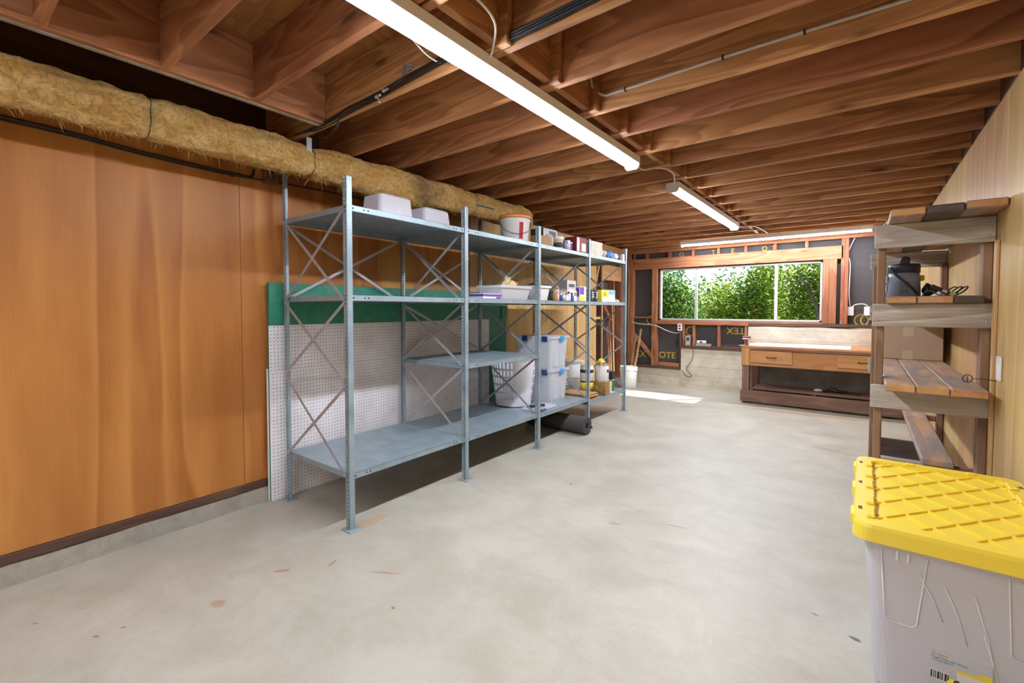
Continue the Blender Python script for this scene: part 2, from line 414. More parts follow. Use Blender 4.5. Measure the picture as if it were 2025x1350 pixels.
# ================================================================== THE ROOM
H, DECK, XR, YB, YF = 2.457, 2.743, .548, 8.19, -3.0
WLX, WPSI = -3.262, .028
def slab(name, mat, lo, hi, parent=None, res=.12, amp=.01, axis=1, top=0.0, seed=0.0):
    """concrete block whose face (normal -axis / +axis x) and upper edge are rough"""
    bm = bmesh.new(); bmesh.ops.create_cube(bm, size=1)
    d = [hi[i] - lo[i] for i in range(3)]
    for v in bm.verts: v.co = [(lo[i] + hi[i]) / 2 + v.co[i] * d[i] for i in range(3)]
    for ax in range(3):
        n = max(1, min(90, int(d[ax] / res)))
        for k in range(1, n):
            co = [0, 0, 0]; no = [0, 0, 0]; co[ax] = lo[ax] + d[ax] * k / n; no[ax] = 1
            if d[ax] > res * 1.5: bmesh.ops.bisect_plane(bm, geom=bm.verts[:] + bm.edges[:] + bm.faces[:], plane_co=co, plane_no=no)
    for v in bm.verts:
        q = Vector((v.co.x * 5 + seed, v.co.y * 5, v.co.z * 5))
        if axis == 1 and v.co.y < lo[1] + 1e-4: v.co.y += amp * mnoise.noise(q)
        if axis == 0 and v.co.x > hi[0] - 1e-4: v.co.x += amp * mnoise.noise(q)
        if top and v.co.z > hi[2] - 1e-4: v.co.z += top * mnoise.noise(q * 1.7)
    return G().bm(bm).build(name, mat, parent)

# ---- floor
fl = G().box((-3.75, YF - .2, -.15), (.9, 8.5, 0)).build('floor', 'floor', off=False); tag(fl, 'worn pale grey concrete garage floor slab', 'floor', kind='structure')

# ---- left wall
WL = thing('wall_left', 'long plywood clad wall of honey coloured sheets over a low concrete curb', 'wall', (WLX, 0, 0), WPSI, kind='structure')
edges = [-3.2, -2.25, -1.05, .147, 1.347, 2.52, 3.73]
for a, b in zip(edges[:-1], edges[1:]): board('plywood_panel', 'ply_left', (-.015, a + .0012, .158), (0, b - .0012, H), WL, b=.001, grain='z')
for a, b in zip([3.73, 4.62, 5.58], [4.62, 5.58, 6.88]): board('plywood_panel', 'ply_far', (-.015, a + .0015, .158), (0, b - .0015, H - .09), WL, b=.001, grain='z')
board('sill_plate', 'plate_dark', (-.09, -3.2, .10), (.006, 6.9, .155), WL, b=.006)
slab('concrete_curb', 'curb', (-.3, -3.2, -.02), (.018, 8.35, .10), WL, res=.1, amp=.012, axis=0, top=.008)
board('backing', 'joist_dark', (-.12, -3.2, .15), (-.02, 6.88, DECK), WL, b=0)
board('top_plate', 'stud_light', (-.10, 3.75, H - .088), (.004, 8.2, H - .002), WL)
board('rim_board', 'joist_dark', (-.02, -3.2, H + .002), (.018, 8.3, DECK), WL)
board('sheathing_panel', 'felt', (-.125, 6.9, .1), (-.107, 8.3, DECK), WL, b=0)
board('stud', 'stud_light', (-.104, 6.885, .1), (0, 6.93, H - .09), WL)
for y0, y1, mt in ((7.12, 7.16, 'plate_dark'), (7.16, 7.20, 'stud_light'), (7.66, 7.70, 'stud'), (7.98, 8.07, 'stud')):
    board('stud', mt, (-.104, y0, .1), (-.004, y1, H - .09), WL)
board('blocking', 'stud_light', (-.10, 6.93, 1.19), (-.01, 7.12, 1.23), WL)
board('wall_header', 'stud_light', (-.09, 7.2, 1.86), (-.002, 8.0, 2.12), WL)
G().strip((-.05, 7.25, 1.5), (-.05, 7.62, 1.16), (1, 0, 0), .05, .03).build('brace', 'stud', WL, grain='y')
G().strip((-.03, 6.94, 1.75), (-.03, 7.10, 2.15), (1, 0, 0), .04, .03).build('brace', 'stud_light', WL, grain='y')

# ---- right wall
WR = thing('wall_right', 'plywood clad wall behind the plank rack and tote', 'wall', (XR, 0, 0), kind='structure')
ed = [YF, -1.4, -.2, 1.02, 2.24, 3.46, 4.55, 5.64, 6.86, YB + .1]
for a, b in zip(ed[:-1], ed[1:]): board('plywood_panel', 'ply_right', (0, a + .0015, .02), (.015, b - .0015, H), WR, b=.001, grain='z')
board('backing', 'joist_dark', (.017, YF, 0), (.12, YB + .1, DECK), WR, b=0)
board('batten', 'ply_right', (-.014, 3.475, .02), (-.001, 3.535, 1.72), WR, b=.002)
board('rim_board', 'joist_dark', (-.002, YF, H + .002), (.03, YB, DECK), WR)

# ---- front wall behind the camera, its unseen wide doorway opened to let in front fill
WF = thing('wall_front', 'plywood wall at the open end of the garage', 'wall', (0, YF, 0), kind='structure')
for a, b in ((-3.5, -2.9), (0.05, .7)): board('plywood_panel', 'ply_left', (a, -.1, 0), (b, -.02, H), WF, b=.001, grain='z')
board('lintel', 'joist', (-2.9, -.1, 2.2), (.05, -.02, DECK), WF)
board('top_panel', 'joist', (-3.6, -.1, H), (-2.9, -.02, DECK), WF); board('top_panel', 'joist', (.05, -.1, H), (.7, -.02, DECK), WF)
G().box((-12, -20, -.16), (12, YF - .2, -.02)).build('driveway', 'curb'); tag(bpy.data.objects['driveway'], 'grey concrete driveway outside the open garage doorway', 'driveway', kind='structure')

D1 = thing('door_1', 'white sectional overhead garage door left partly raised', 'garage door', (-1.42, YF - .06, 0), kind='structure')  # unseen door, opening height chosen for the fill it lets in
for k in range(3): board('door_section', 'white_enamel', (-1.47, -.02, 1.0 + .005 + k * .42), (1.47, .02, 1.0 + .42 + k * .42), D1, b=.008)

# ---- ceiling: joists, blocking, subfloor
CE = thing('ceiling', 'open ceiling of brown stained joists under plywood subfloor', 'ceiling', (0, 0, H), kind='structure')
JW = .038; JD = DECK - H
def yk(k): return 2.009 + .4064 * k
K0, K1 = -12, 14
for k in range(K0, K1 + 1):
    y = yk(k)
    xl = -3.62 if k >= -1 else -2.520
    yo = -.042 - (.0 if k > -2 else .01)
    board('joist', 'joist', (xl, y - JW + yo, 0), (-1.17, y + yo, JD), CE, b=.004)
    board('joist', 'joist', (-1.30, y - JW, 0), (XR + .01, y, JD), CE, b=.004)
    if k < K1:
        st = .0 if k % 2 else .0
        board('blocking', 'joist', (-1.255 + st, y + .001, .012), (-1.217 + st, yk(k + 1) - JW - .001, JD - .03), CE, b=.003)
board('header_beam', 'joist', (-2.558, YF, 0), (-2.521, yk(-1) - JW - .043, JD), CE, b=.004)
board('drywall_edge', 'drywall', (-2.585, YF, -.004), (-2.559, yk(-1) - JW - .043, .018), CE, b=.002)
board('hanger_block', 'joist_dark', (-2.60, yk(-1) - .25, .02), (-2.56, yk(-1) - .05, JD), CE)
board('end_rim', 'joist', (-3.62, YB - .09, 0), (XR, YB - .05, JD), CE, b=.003)
xs = [-3.75, -1.75, .7]; y = YF - .1
while y < 8.4:
    for a, b in zip(xs[:-1], xs[1:]): board('subfloor_panel', 'deck', (a, y, JD), (b - .002, min(y + 1.22, 8.5) - .002, JD + .018), CE, b=0, grain='x')
    y += 1.22

# ---- back wall with stud framing, felt sheathing and stepped concrete
WB = thing('wall_back', 'unfinished back wall with open studs, black felt sheathing and stepped concrete base', 'wall', (0, YB, 0), kind='structure')
WX0, WX1, WZ0, WZ1 = -2.868, -.478, 1.165, 2.068
for a, b, c, d in ((-3.7, WX0, 0, DECK), (WX1, .6, 0, DECK), (WX0, WX1, WZ1, DECK), (WX0, WX1, 0, WZ0)):
    board('sheathing_panel', 'felt', (a, .092, c), (b, .112, d), WB, b=0, grain='x')
SH = .088
def st(name, x0, x1, z0, z1, mt='stud', y0=0.0, y1=SH): return board(name, mt, (x0, y0, z0), (x1, y1, z1), WB)
st('top_plate', -3.60, XR, 2.367, 2.41); st('top_plate', -3.60, XR, 2.412, 2.456)
st('header', -3.335, -.24, 2.08, 2.268, 'stud')
for x in (-3.354, -3.1, -2.693, -2.292, -1.893, -1.489, -1.083, -.679): st('cripple_stud', x - .02, x + .02, 2.27, 2.365)
st('stud', -3.45, -3.405, .345, 2.365); st('stud', -3.40, -3.337, .345, 2.365)
st('stud', -2.995, -2.94, .345, 2.078); st('stud', -2.938, -2.895, .345, 1.09, 'stud'); st('stud', -2.936, -2.90, 1.135, 2.078, 'stud')
st('window_sill', -2.94, -.44, 1.092, 1.132, 'stud', -.008); st('sill_trim', -2.9, -.44, 1.134, 1.16, 'stud', .02)
st('stud', -2.50, -2.462, .345, 1.09, 'plate_dark')
for x in (-2.43, -2.263, -1.867, -1.465): st('cripple_stud', x - .019, x + .019, .737, 1.09)
st('sill_plate', -2.46, -1.435, .683, .735, 'plate_dark', -.03); st('sill_plate', -1.43, XR, 1.095, 1.14, 'plate_dark', -.02)
st('sill_plate', -3.48, -2.462, .302, .344, 'plate_dark', -.02); st('blocking', -2.89, -2.502, .346, .41)
st('blocking', -3.335, -2.997, 1.19, 1.222)
G().strip((-3.34, .03, .90), (-2.98, .03, .50), (0, 1, 0), .07, .04).build('brace', 'stud', WB, grain='x')
for a, b in ((-.474, -.402), (-.400, -.31)): st('stud', a, b, 1.142, 2.078, 'stud')
st('stud', -.263, -.222, 1.142, 2.365); st('stud', -.220, -.177, 1.142, 2.365)
slab('concrete_base', 'stem', (-3.6, .004, -.02), (-2.466, .2, .30), WB, amp=.01, top=.0, seed=3)
slab('concrete_base', 'stem', (-2.464, -.012, -.02), (-1.432, .2, .68), WB, amp=.014, top=.0, seed=9)
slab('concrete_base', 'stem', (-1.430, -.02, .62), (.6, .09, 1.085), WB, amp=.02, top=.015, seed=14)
slab('concrete_base', 'stem_dark', (-1.430, -.02, -.02), (.6, .09, .618), WB, amp=.02, top=.0, seed=14)  # lower part of the same wall, bench shade painted in
# sheathing print (one sheet stands upright, the other was nailed up turned over)
R90 = (pi / 2, 0, 0)
text('lettering', 'EX', 'print_yellow', WB, (-3.325, .0905, .475), R90, .17); text('lettering', 'OTE', 'print_yellow', WB, (-2.885, .0905, .485), R90, .155)
text('lettering', 'CELOTEX', 'print_yellow', WB, (-1.10, .0905, 1.055), (pi / 2, pi, 0), .155)
for x, z in ((-2.33, .98), (-3.03, 1.16), (-.02, 1.20), (.05, 1.20)):
    G().lathe([(.085, -.001), (.085, .001), (.070, .001), (.070, -.001), (.085, -.001)], 24, (x, .0905, z), 0, axis='y').build('print_ring', 'print_yellow', WB)
for i, (x, z) in enumerate(((-2.55, 2.33), (-2.02, 2.33), (-1.72, 2.33), (-1.28, 2.33), (-1.15, 2.33))):
    text('lettering', 'OTE'[i % 3], 'print_yellow', WB, (x, .0905, z - .05), R90, .1)

# ---- window
W1 = thing('window_1', 'wide three-pane sliding window with pale aluminium frame and garden view', 'window', (0, YB + .045, 0), kind='structure')
f = .028
board('frame', 'alu', (WX0, 0, WZ0), (WX1, .07, WZ0 + f), W1); board('frame', 'alu', (WX0, 0, WZ1 - f), (WX1, .07, WZ1), W1)
board('frame', 'alu', (WX0, 0, WZ0), (WX0 + f, .07, WZ1), W1); board('frame', 'alu', (WX1 - f, 0, WZ0), (WX1, .07, WZ1), W1)
for x in (-2.25, -1.07): board('mullion', 'alu', (x - .019, .012, WZ0 + f), (x + .019, .06, WZ1 - f), W1)
for a, b, y in ((WX0 + f, -2.265, .03), (-2.235, -1.085, .045), (-1.055, WX1 - f, .03)): board('pane', 'window_glass', (a, y, WZ0 + f), (b, y + .004, WZ1 - f), W1, b=0)

# ================================================================== OUTDOORS
gr = G().box((-30, 8.5, -1.2), (30, 45, -1.0)).build('exterior_ground', 'soil'); tag(gr, 'dry garden soil beyond the window', 'ground', kind='structure')
def leaf_cloud(blobs, n, size, seed):
    r = random.Random(seed); g = G(); vs = []; fs = []
    for _ in range(n):
        c, rad = r.choice(blobs); d = Vector((r.gauss(0, 1), r.gauss(0, 1), r.gauss(0, 1))).normalized() * (r.random() ** .45)
        p = Vector(c) + Vector((d.x * rad[0], d.y * rad[1], d.z * rad[2]))
        a = Vector((r.gauss(0, 1), r.gauss(0, 1), r.gauss(0, .7))).normalized(); b = a.cross(Vector((r.gauss(0, 1), r.gauss(0, 1), r.gauss(0, 1)))).normalized()
        s_ = size * r.uniform(.6, 1.3); o = len(vs); nn = a.cross(b) * s_ * .12
        vs += [p - a * s_, p + b * s_ * .42 + nn, p + a * s_, p - b * s_ * .42 + nn]; fs += [(o, o + 1, o + 2), (o, o + 2, o + 3)]
    g.add(vs, fs); return g
def tree(label, loc, trunk, blobs, n, size, mat, seed):
    t = thing('tree', label, 'tree', loc, group='trees outside the window')
    for pts, r0, r1 in trunk:
        P = smooth_path(pts, 4); m = len(P)
        G().tube(P, [r0 + (r1 - r0) * i / (m - 1) for i in range(m)], 8).build('trunk' if pts is trunk[0][0] else 'branch', 'bark', t)
    o = leaf_cloud(blobs, n, size, seed).build('leaves', mat, t, fix=False); o['kind'] = 'stuff'
    return t
tree('dense dark green tree seen through the narrow window pane by the shelving', (-4.15, 12.4, -1),
     [(((0, 0, 0), (.05, .1, 1.2), (-.1, 0, 2.4)), .09, .05), (((0, 0, 1.3), (.3, .2, 2.2), (.5, .1, 2.8)), .05, .02), (((0, 0, 1.5), (-.4, .1, 2.3)), .05, .02)],
     [((0, 0, 2.3), (.75, .7, .9)), ((-.7, .2, 2.6), (.7, .7, 1.0)), ((.35, .2, 2.1), (.6, .6, .9)), ((-.1, -.1, 3.0), (.75, .6, .7))], 9000, .05, 'leaf_dark', 1)
tree('yellow green bushy tree filling the wide middle window pane', (-2.6, 14.4, -1),
     [(((0, 0, 0), (.1, 0, 1.2), (-.05, .1, 2.2), (.1, 0, 3.0)), .06, .025), (((0, 0, 1.4), (-.4, -.1, 2.1), (-.6, 0, 2.6)), .035, .012), (((.05, 0, 1.6), (.3, -.2, 2.3), (.6, -.2, 2.7)), .035, .012)],
     [((.1, 0, 2.4), (.95, .7, .9)), ((-.85, .2, 2.2), (.8, .7, 1.05)), ((.5, .2, 3.0), (.6, .6, 1.0)), ((.1, 0, 1.9), (1.0, .6, .9))], 9500, .058, 'leaf_light', 2)
tree('tree with pale bare forked branches behind the end window pane', (-.85, 12.0, -1),
     [(((0, 0, 0), (-.05, 0, 1.6), (.08, 0, 2.15), (-.02, 0, 2.6), (-.25, 0, 3.1)), .05, .022), (((.06, 0, 2.2), (.3, -.1, 2.6), (.5, -.1, 3.0)), .03, .014), (((-.05, -.3, 2.9), (-.3, -.35, 2.96), (-.55, -.3, 2.95)), .02, .01), (((-.05, -.2, 2.6), (.25, -.4, 2.9), (.6, -.4, 2.92)), .02, .012)],
     [((.1, .3, 2.4), (.65, .45, 1.0)), ((-.3, .4, 2.3), (.5, .45, 1.1)), ((.6, .4, 2.6), (.6, .5, 1.0)), ((.1, .3, 3.1), (.7, .5, .6))], 9000, .046, 'leaf_light', 3)
hb = thing('hedge', 'shadowy green hedge behind the trees outside', 'hedge', (-3.5, 17.0, -1), group='trees outside the window')
o = leaf_cloud([((x, 0, 1.9 + .35 * sin(x * 1.7 + 1)), (.9, .6, 1.9)) for x in (-6, -5, -4, -3, -2, -1, 0, 1, 2, 3, 4, 5)], 26000, .06, 5).build('leaves', 'leaf_dark', hb, fix=False); o['kind'] = 'stuff'
for i in range(14): G().tube([(-6 + i * .85, 0, 0), (-6.05 + i * .85, .05, .7), (-5.95 + i * .85, 0, 1.6)], [.05, .04, .02], 6).build('stem', 'bark', hb)

# ================================================================== CEILING LIGHTS
def led_light(label, loc, rz=0.0, L=2.44):
    t = thing('led_strip_light', label, 'ceiling light', loc, rz, group='LED strip lights')
    hw = .056
    prof = [(-hw, -.004), (-hw, -.05), (-.040, -.06), (.040, -.06), (hw, -.05), (hw, -.004)]
    g = G().prism(prof, 'y', -L / 2, L / 2); g.build('housing', 'led_body', t)
    pr = [(-.040, -.0605)] + [(-.040 * cos(a), -.062 - .015 * sin(a)) for a in [i * pi / 8 for i in range(0, 9)]] + [(.040, -.0605)]
    G().prism(pr, 'y', -L / 2 + .02, L / 2 - .02).build('diffuser', 'led', t)
    for s_ in (-1, 1): G().prism([(-.052, -.01), (-.052, -.07), (-.035, -.09), (.035, -.09), (.052, -.07), (.052, -.01)], 'y', s_ * (L / 2 - .018), s_ * (L / 2 + .002)).build('end_cap', 'white_plastic', t)
    for s_ in (-.35, .35): G().box((-.02, s_ * L - .012, -.006), (.02, s_ * L + .012, 0)).build('mounting_clip', 'galv', t)
    return t
led_light('long lit LED strip light nearest the camera, above the open floor', (-1.335, 2.02, H))
led_light('shorter looking lit LED strip light further along the joists, pointing at the window', (-1.315, 5.28, H))
led_light('lit LED strip light mounted crosswise above the window wall', (-1.14, 7.77, H), pi / 2)
led_light('LED strip light above the doorway end of the room', (-1.335, -1.1, H))  # extra fixture out of view, added to brighten the near end

# ================================================================== STEEL SHELVING (left side)
SX, SY, SPSI, BAY, DEP, PHF = -2.4306, 1.594, .0087, 1.05, .77, 2.157
SHV = thing('steel_shelving_unit', 'long blue grey boltless steel shelving unit with perforated posts and cross braces', 'shelving', (SX, SY, 0), SPSI)
def post_mesh(front):
    """perforated web facing the camera end (-y) and a plain rounded flange on the outer side"""
    g = G(); w, t = .041, .0025; s = 1 if front else -1; PH = PHF if front else 2.31
    X = lambda a: s * a            # outer side at x = 0, web runs inwards
    def bx(a, b, y0, y1, z0, z1): g.box((min(X(a), X(b)), y0, z0), (max(X(a), X(b)), y1, z1))
    bx(-w, -.031, 0, t, 0, PH); bx(-.018, -.003, 0, t, 0, PH)
    z = 0.0
    while z < PH:
        bx(-.031, -.018, 0, t, z, min(z + .012, PH)); z += .0254
    bx(-w, -w + t, t, .018, 0, PH)
    # rounded outer flange
    arc = [(-.003 - .0, 0)] + [(-.010 + .010 * sin(a), .010 - .010 * cos(a)) for a in [i * pi / 10 for i in range(6)]] + [(0, .036), (-.003, .036), (-.003, .011), (-.010, .003)]
    g.prism([(X(a), b) for a, b in arc], 'z', 0, PH)
    return g
pf = post_mesh(True).build('post', 'shelf_steel', SHV); pb = post_mesh(False).build('post', 'shelf_steel', SHV, (-DEP, 0, 0))
G().box((-.062, -.022, 0), (.032, .068, .008), 0, .002).build('foot_plate', 'shelf_steel', pf)
gb = G().cyl((-.03, -.012, .008), .006, .012, 8); gb.box((-.036, -.004, .008), (-.014, -.001, .06)); gb.build('foot_bolt', 'galv', pf)
G().box((-.03, -.022, 0), (.052, .06, .008), 0, .002).build('foot_plate', 'shelf_steel', pb)
for k in range(1, 5):
    for src, x in ((pf, 0), (pb, -DEP)):
        c = copy_tree(src, SHV); c.location = (x, k * BAY, 0)
def shelf_mesh():
    g = G(); x0, x1, y0, y1 = -DEP + .004, -.004, .012, BAY - .004; t = .002; lip = .036
    g.box((x0, y0, -t), (x1, y1, 0))
    g.box((x1 - t, y0, -lip), (x1, y1, 0)); g.box((x0, y0, -lip), (x0 + t, y1, 0)); g.box((x0, y0, -lip), (x1, y0 + t, 0)); g.box((x0, y1 - t, -lip), (x1, y1, 0))
    g.box((x1 - .016, y0, -lip - .001), (x1, y1, -lip + .001)); g.box((x0, y0, -lip - .001), (x0 + .016, y1, -lip + .001))
    for y in (.045, .125, .155, BAY - .125, BAY - .095, BAY - .03): g.cyl((x1 - .002, y, -.019), .0055, .0026, 8, 1, 'x')
    return g
sh0 = None
LV = {'top': 1.99, 'mid': 1.447, 'bot': .345}
lv = [(k, LV['top']) for k in range(4)] + [(k, LV['mid']) for k in range(4)] + [(0, .350), (1, .345), (2, .335), (3, .285), (1, .925)]
for k, z in lv:
    if sh0 is None: sh0 = shelf_mesh().build('shelf', ['shelf_steel', 'hole'], SHV, (0, k * BAY, z))
    else:
        c = sh0.copy(); COL.objects.link(c); c.location = (0, k * BAY, z)
# end frames and back cross braces
def brace(a, b, nrm):
    o = G().strip(a, b, nrm, .021, .0022).build('brace', 'brace_steel', SHV); return o
def xbolt(p, ax): G().cyl(p, .007, .005, 8, 0, ax).build('brace_bolt', 'galv', SHV)
for k in range(5):
    y = k * BAY - .003
    for z0, z1 in ((1.415, 1.965), (.915, 1.40), (.34, .885)):
        brace((-.03, y, z1), (-DEP + .03, y - .0024, z0), (0, 1, 0)); brace((-DEP + .03, y, z1), (-.03, y - .0048, z0), (0, 1, 0))
        xbolt((-DEP / 2, y - .008, (z0 + z1) / 2), 'y')
        for x in (-.03, -DEP + .03): xbolt((x, y - .008, z1), 'y')
for k in range(4):
    y0, y1, x = k * BAY + .03, (k + 1) * BAY - .01, -DEP - .004
    brace((x, y0, 1.95), (x - .0024, y1, 1.43), (1, 0, 0)); brace((x, y1, 1.95), (x - .005, y0, 1.43), (1, 0, 0))
    if k == 1: brace((x, y0, 1.40), (x - .0024, y1, .95), (1, 0, 0)); brace((x, y1, 1.40), (x - .005, y0, .95), (1, 0, 0))

# ---- boards standing behind the shelving (in the wall's own frame)
def wl(x, y, z): 
    a = WPSI; return (WLX + x * cos(a) - y * sin(a), x * sin(a) + y * cos(a), z)
def standing(name, label, cat, mat, x0, x1, y0, y1, h, grain=None, edge=None):
    t = thing(name, label, cat, wl((x0 + x1) / 2, y0, 0), WPSI)
    G().box((-(x1 - x0) / 2, 0, .002), ((x1 - x0) / 2, y1 - y0, h), 0, .001).build('sheet', mat, t, off=False)
    return t
t = standing('white_sheet', 'white board edge standing against the plywood behind the green sheet', 'board', 'paper_white', .0315, .0365, 1.49, 2.6, .94)
t = standing('green_board', 'tall dark green painted sheet standing behind the steel shelving', 'board', 'green_board', .038, .052, 1.50, 4.33, 1.545)
for y in (0.0, 2.72): G().box((.0071, y, 1.25), (.022, y + .11, 1.545)).build('corner_cleat', 'green_board', t)
G().box((.0071, 0, 1.40), (.024, 2.83, 1.545), 0, .002).build('top_rail', 'green_board', t)
standing('pegboard', 'large white pegboard sheet leaning behind the shelving', 'pegboard', 'pegboard', .0535, .0570, 1.50, 3.99, 1.245)
standing('pegboard', 'lower white pegboard sheet in front of the larger one', 'pegboard', 'pegboard', .0585, .0620, 1.51, 3.96, .925)

# ================================================================== INSULATED DUCT AND CABLES
def duct():
    t = thing('insulated_duct', 'duct wrapped in shaggy yellow fibreglass hung under the joists above the shelving', 'duct', (-2.99, 0, 2.20))
    g = G(); Y0, Y1, ns, na = -1.6, 4.17, 190, 36; vs = []; fs = []
    for i in range(ns + 1):
        y = Y0 + (Y1 - Y0) * i / ns
        e = min(1, (Y1 - y) / .12 + .02) if y > Y1 - .12 else 1.0
        e = sqrt(max(0, 1 - (1 - e) ** 2)) * .97 + .03
        sag = .055 * math.exp(-((y - 2.35) / .38) ** 2) + .02 * math.exp(-((y - 3.7) / .3) ** 2)
        cxx = .0 + .012 * sin(y * 2.1) + (.045 * math.exp(-((y - 2.4) / .5) ** 2)) + .02 * max(0, y - 1.5) / 2.5
        pinch = 1 - .10 * math.exp(-((y - .75) / .03) ** 2) - .12 * math.exp(-((y - 1.62) / .035) ** 2) - .12 * math.exp(-((y - 2.62) / .05) ** 2) - .06 * math.exp(-((y - 3.2) / .03) ** 2)
        for j in range(na):
            a = 2 * pi * j / na; c, s_ = cos(a), sin(a); p = .78
            x = .185 * abs(c) ** p * (1 if c >= 0 else -1); z = .122 * abs(s_) ** p * (1 if s_ >= 0 else -1)
            q = Vector((c * 1.6, y * 5.5, s_ * 1.6))
            nz = 1 + .12 * mnoise.noise(q) + .09 * mnoise.noise(q * 2.7) + .06 * mnoise.noise(q * 7)
            x *= nz * pinch * e; z = z * nz * pinch * e
            if z < 0:
                z *= 1 - .72 * min(1, max(0, (.13 - x) / .30)); z -= sag * (-z / .12)
            z = min(z, .115)
            vs.append((cxx + x, y, .131 + z))
    for i in range(ns):
        for j in range(na): fs.append((i * na + j, i * na + (j + 1) % na, (i + 1) * na + (j + 1) % na, (i + 1) * na + j))
    fs.append(tuple(range(na))); fs.append(tuple(range(ns * na, ns * na + na)))
    g.add(vs, fs, 0, True); g.build('fibreglass_wrap', 'fibreglass', t)
    # loose tufts
    r = random.Random(11); g2 = G()
    for _ in range(1500):
        i = r.randrange(6, ns - 1); j = r.choice([k for k in range(na) if not 4 <= k <= 13]) if r.random() < .75 else r.randrange(na - 12, na)
        p = Vector(vs[i * na + j]); c = Vector((0, p.y, .125)); d = (p - c).normalized()
        d = (d + Vector((r.gauss(0, .5), r.gauss(0, .8), r.gauss(-.35, .4)))).normalized(); L = r.uniform(.012, .05) * (1.6 if r.random() < .08 else 1)
        m1 = p + d * L * .5; e_ = p + d * L + Vector((0, 0, -.3 * L)); wv = Vector((r.gauss(0, 1), r.gauss(0, 1), r.gauss(0, 1))).normalized() * .0011
        g2.add([p - wv, p + wv, m1 + wv, m1 - wv, e_], [(0, 1, 2, 3), (3, 2, 4)])
    o = g2.build('loose_fibres', 'fibre_strand', t, fix=False); o['kind'] = 'stuff'
    for y in (.75, 1.62, 3.2):
        k = int((y - Y0) / (Y1 - Y0) * ns); P = [Vector(vs[k * na + j]) for j in range(na)]; c = Vector((0, y, .125))
        P = [c + (p - c) * 1.012 for p in P] + [c + (Vector(vs[k * na]) - c) * 1.012]
        G().tube(P, .0022, 5, cap=False).build('wire_tie', 'staple', t)
    for y in (1.56, -.4): G().box((.172, y, .16), (.175, y + .035, .262)).build('hanger_strap', 'galv', t)
    G().strip((.10, 3.28, .098), (.235, 3.28, .112), (0, 0, 1), .26, .003).build('sheet_metal_tab', 'shelf_steel', t)
    return t
duct()
def cable(name, label, pts, r, mat, n=6, cat='cable', staples=(), group=None):
    P = smooth_path(pts, 7); b = P[0].copy()
    t = thing(name, label, cat, b, group=group)
    G().tube([p - b for p in P], r, n).build('sheath', mat, t)
    for p in staples:
        p = Vector(p) - b; G().box((p.x - .004, p.y - .010, p.z - .010), (p.x + .004, p.y + .010, p.z + .010)).build('staple', 'staple', t)
    return t
def wlp(lst, x): return [wl(x, y, z) for y, z in lst]
cable('wall_cable', 'upper black cable strung along the plywood under the duct', wlp([(-1.5, 2.262), (.25, 2.285), (.8, 2.265), (1.35, 2.257), (1.43, 2.275), (1.44, 2.32)], .008), .007, 'black_cable', staples=wlp([(.62, 2.268)], .008))
cable('wall_cable', 'lower black cable strung along the plywood and on behind the shelving', wlp([(-1.5, 2.245), (.25, 2.268), (.8, 2.25), (1.2, 2.243), (1.6, 2.262), (2.2, 2.285), (3.0, 2.28)], .007), .005, 'black_cable', staples=wlp([(1.3, 2.245)], .008))
jb = thing('junction_box', 'small dark wooden block on the plywood beside the shelving post', 'block', wl(0, 1.5, 2.24), WPSI); G().box((0, 0, 0), (.055, .10, .12), 0, .004).box((.055, .01, .01), (.058, .09, .11)).build('block', ['plate_dark'], jb)
yj = yk(-1) - JW - .042   # near face of the joist that carries the cables (window side of the opening)
for i in range(4):
    dz = i * .009; dy = (i % 2) * .008
    cable('joist_cable', ('first', 'second', 'third', 'fourth')[i] + ' black coax cable of the loose bundle running from the duct up to the joist', [(-2.82, yj - .03 - dy, 2.46 - dz * .5), (-2.55, yj - .012 - dy, 2.435 + dz), (-2.28, yj - .008 - dy, 2.452 + dz + (.02 if i == 2 else 0)), (-2.0, yj - .007 - dy, 2.462 + dz), (-1.80, yj - .007 - dy, 2.475 + dz), (-1.5, yj - .007 - dy, 2.488 + dz)], .0042, 'black_cable', group='coax cables at the duct')
for i in range(2):
    cable('joist_cable', ('inner', 'outer')[i] + ' slack black cable loop hanging over the duct end of the bundle', [(-2.36, yj - .014, 2.47), (-2.38 - i * .02, yj - .018, 2.40), (-2.47 - i * .02, yj - .02, 2.375 - i * .006), (-2.60, yj - .01, 2.40), (-2.72, yj, 2.44)], .0036, 'black_cable', group='coax cables at the duct')
sp = thing('cable_splitter', 'small silver coax splitter screwed to the joist by the long light', 'splitter', (-1.79, yj, 2.535))
G().box((-.022, -.014, -.028), (.022, 0, .028), 0, .002).build('body', 'galv', sp)
for z in (-.018, 0, .018): G().cyl((.022, -.007, z), .005, .022, 8, 0, 'x').build('connector', 'galv', sp)
G().cyl((-.04, -.007, -.01), .005, .018, 8, 0, 'x').build('connector', 'galv', sp)
for k_, (x, z, lb) in enumerate(((-1.93, 2.478, 'upper'), (-1.99, 2.464, 'lower'))):
    t = thing('cable_coupler', lb + ' silver coax coupler on the joist cable bundle', 'connector', (x, yj - .024, z))
    G().cyl((-.017, 0, 0), .007, .034, 10, 0, 'x').build('barrel', 'galv', t); G().cyl((-.022, 0, 0), .0095, .012, 6, 0, 'x').build('nut', 'tin', t)
cable('joist_cable', 'short coax tail with silver plug hanging from the joist', [(-2.0, yj - .02, 2.46), (-1.985, yj - .03, 2.445), (-1.97, yj - .034, 2.42)], .005, 'galv')
yr = yk(-1) - JW
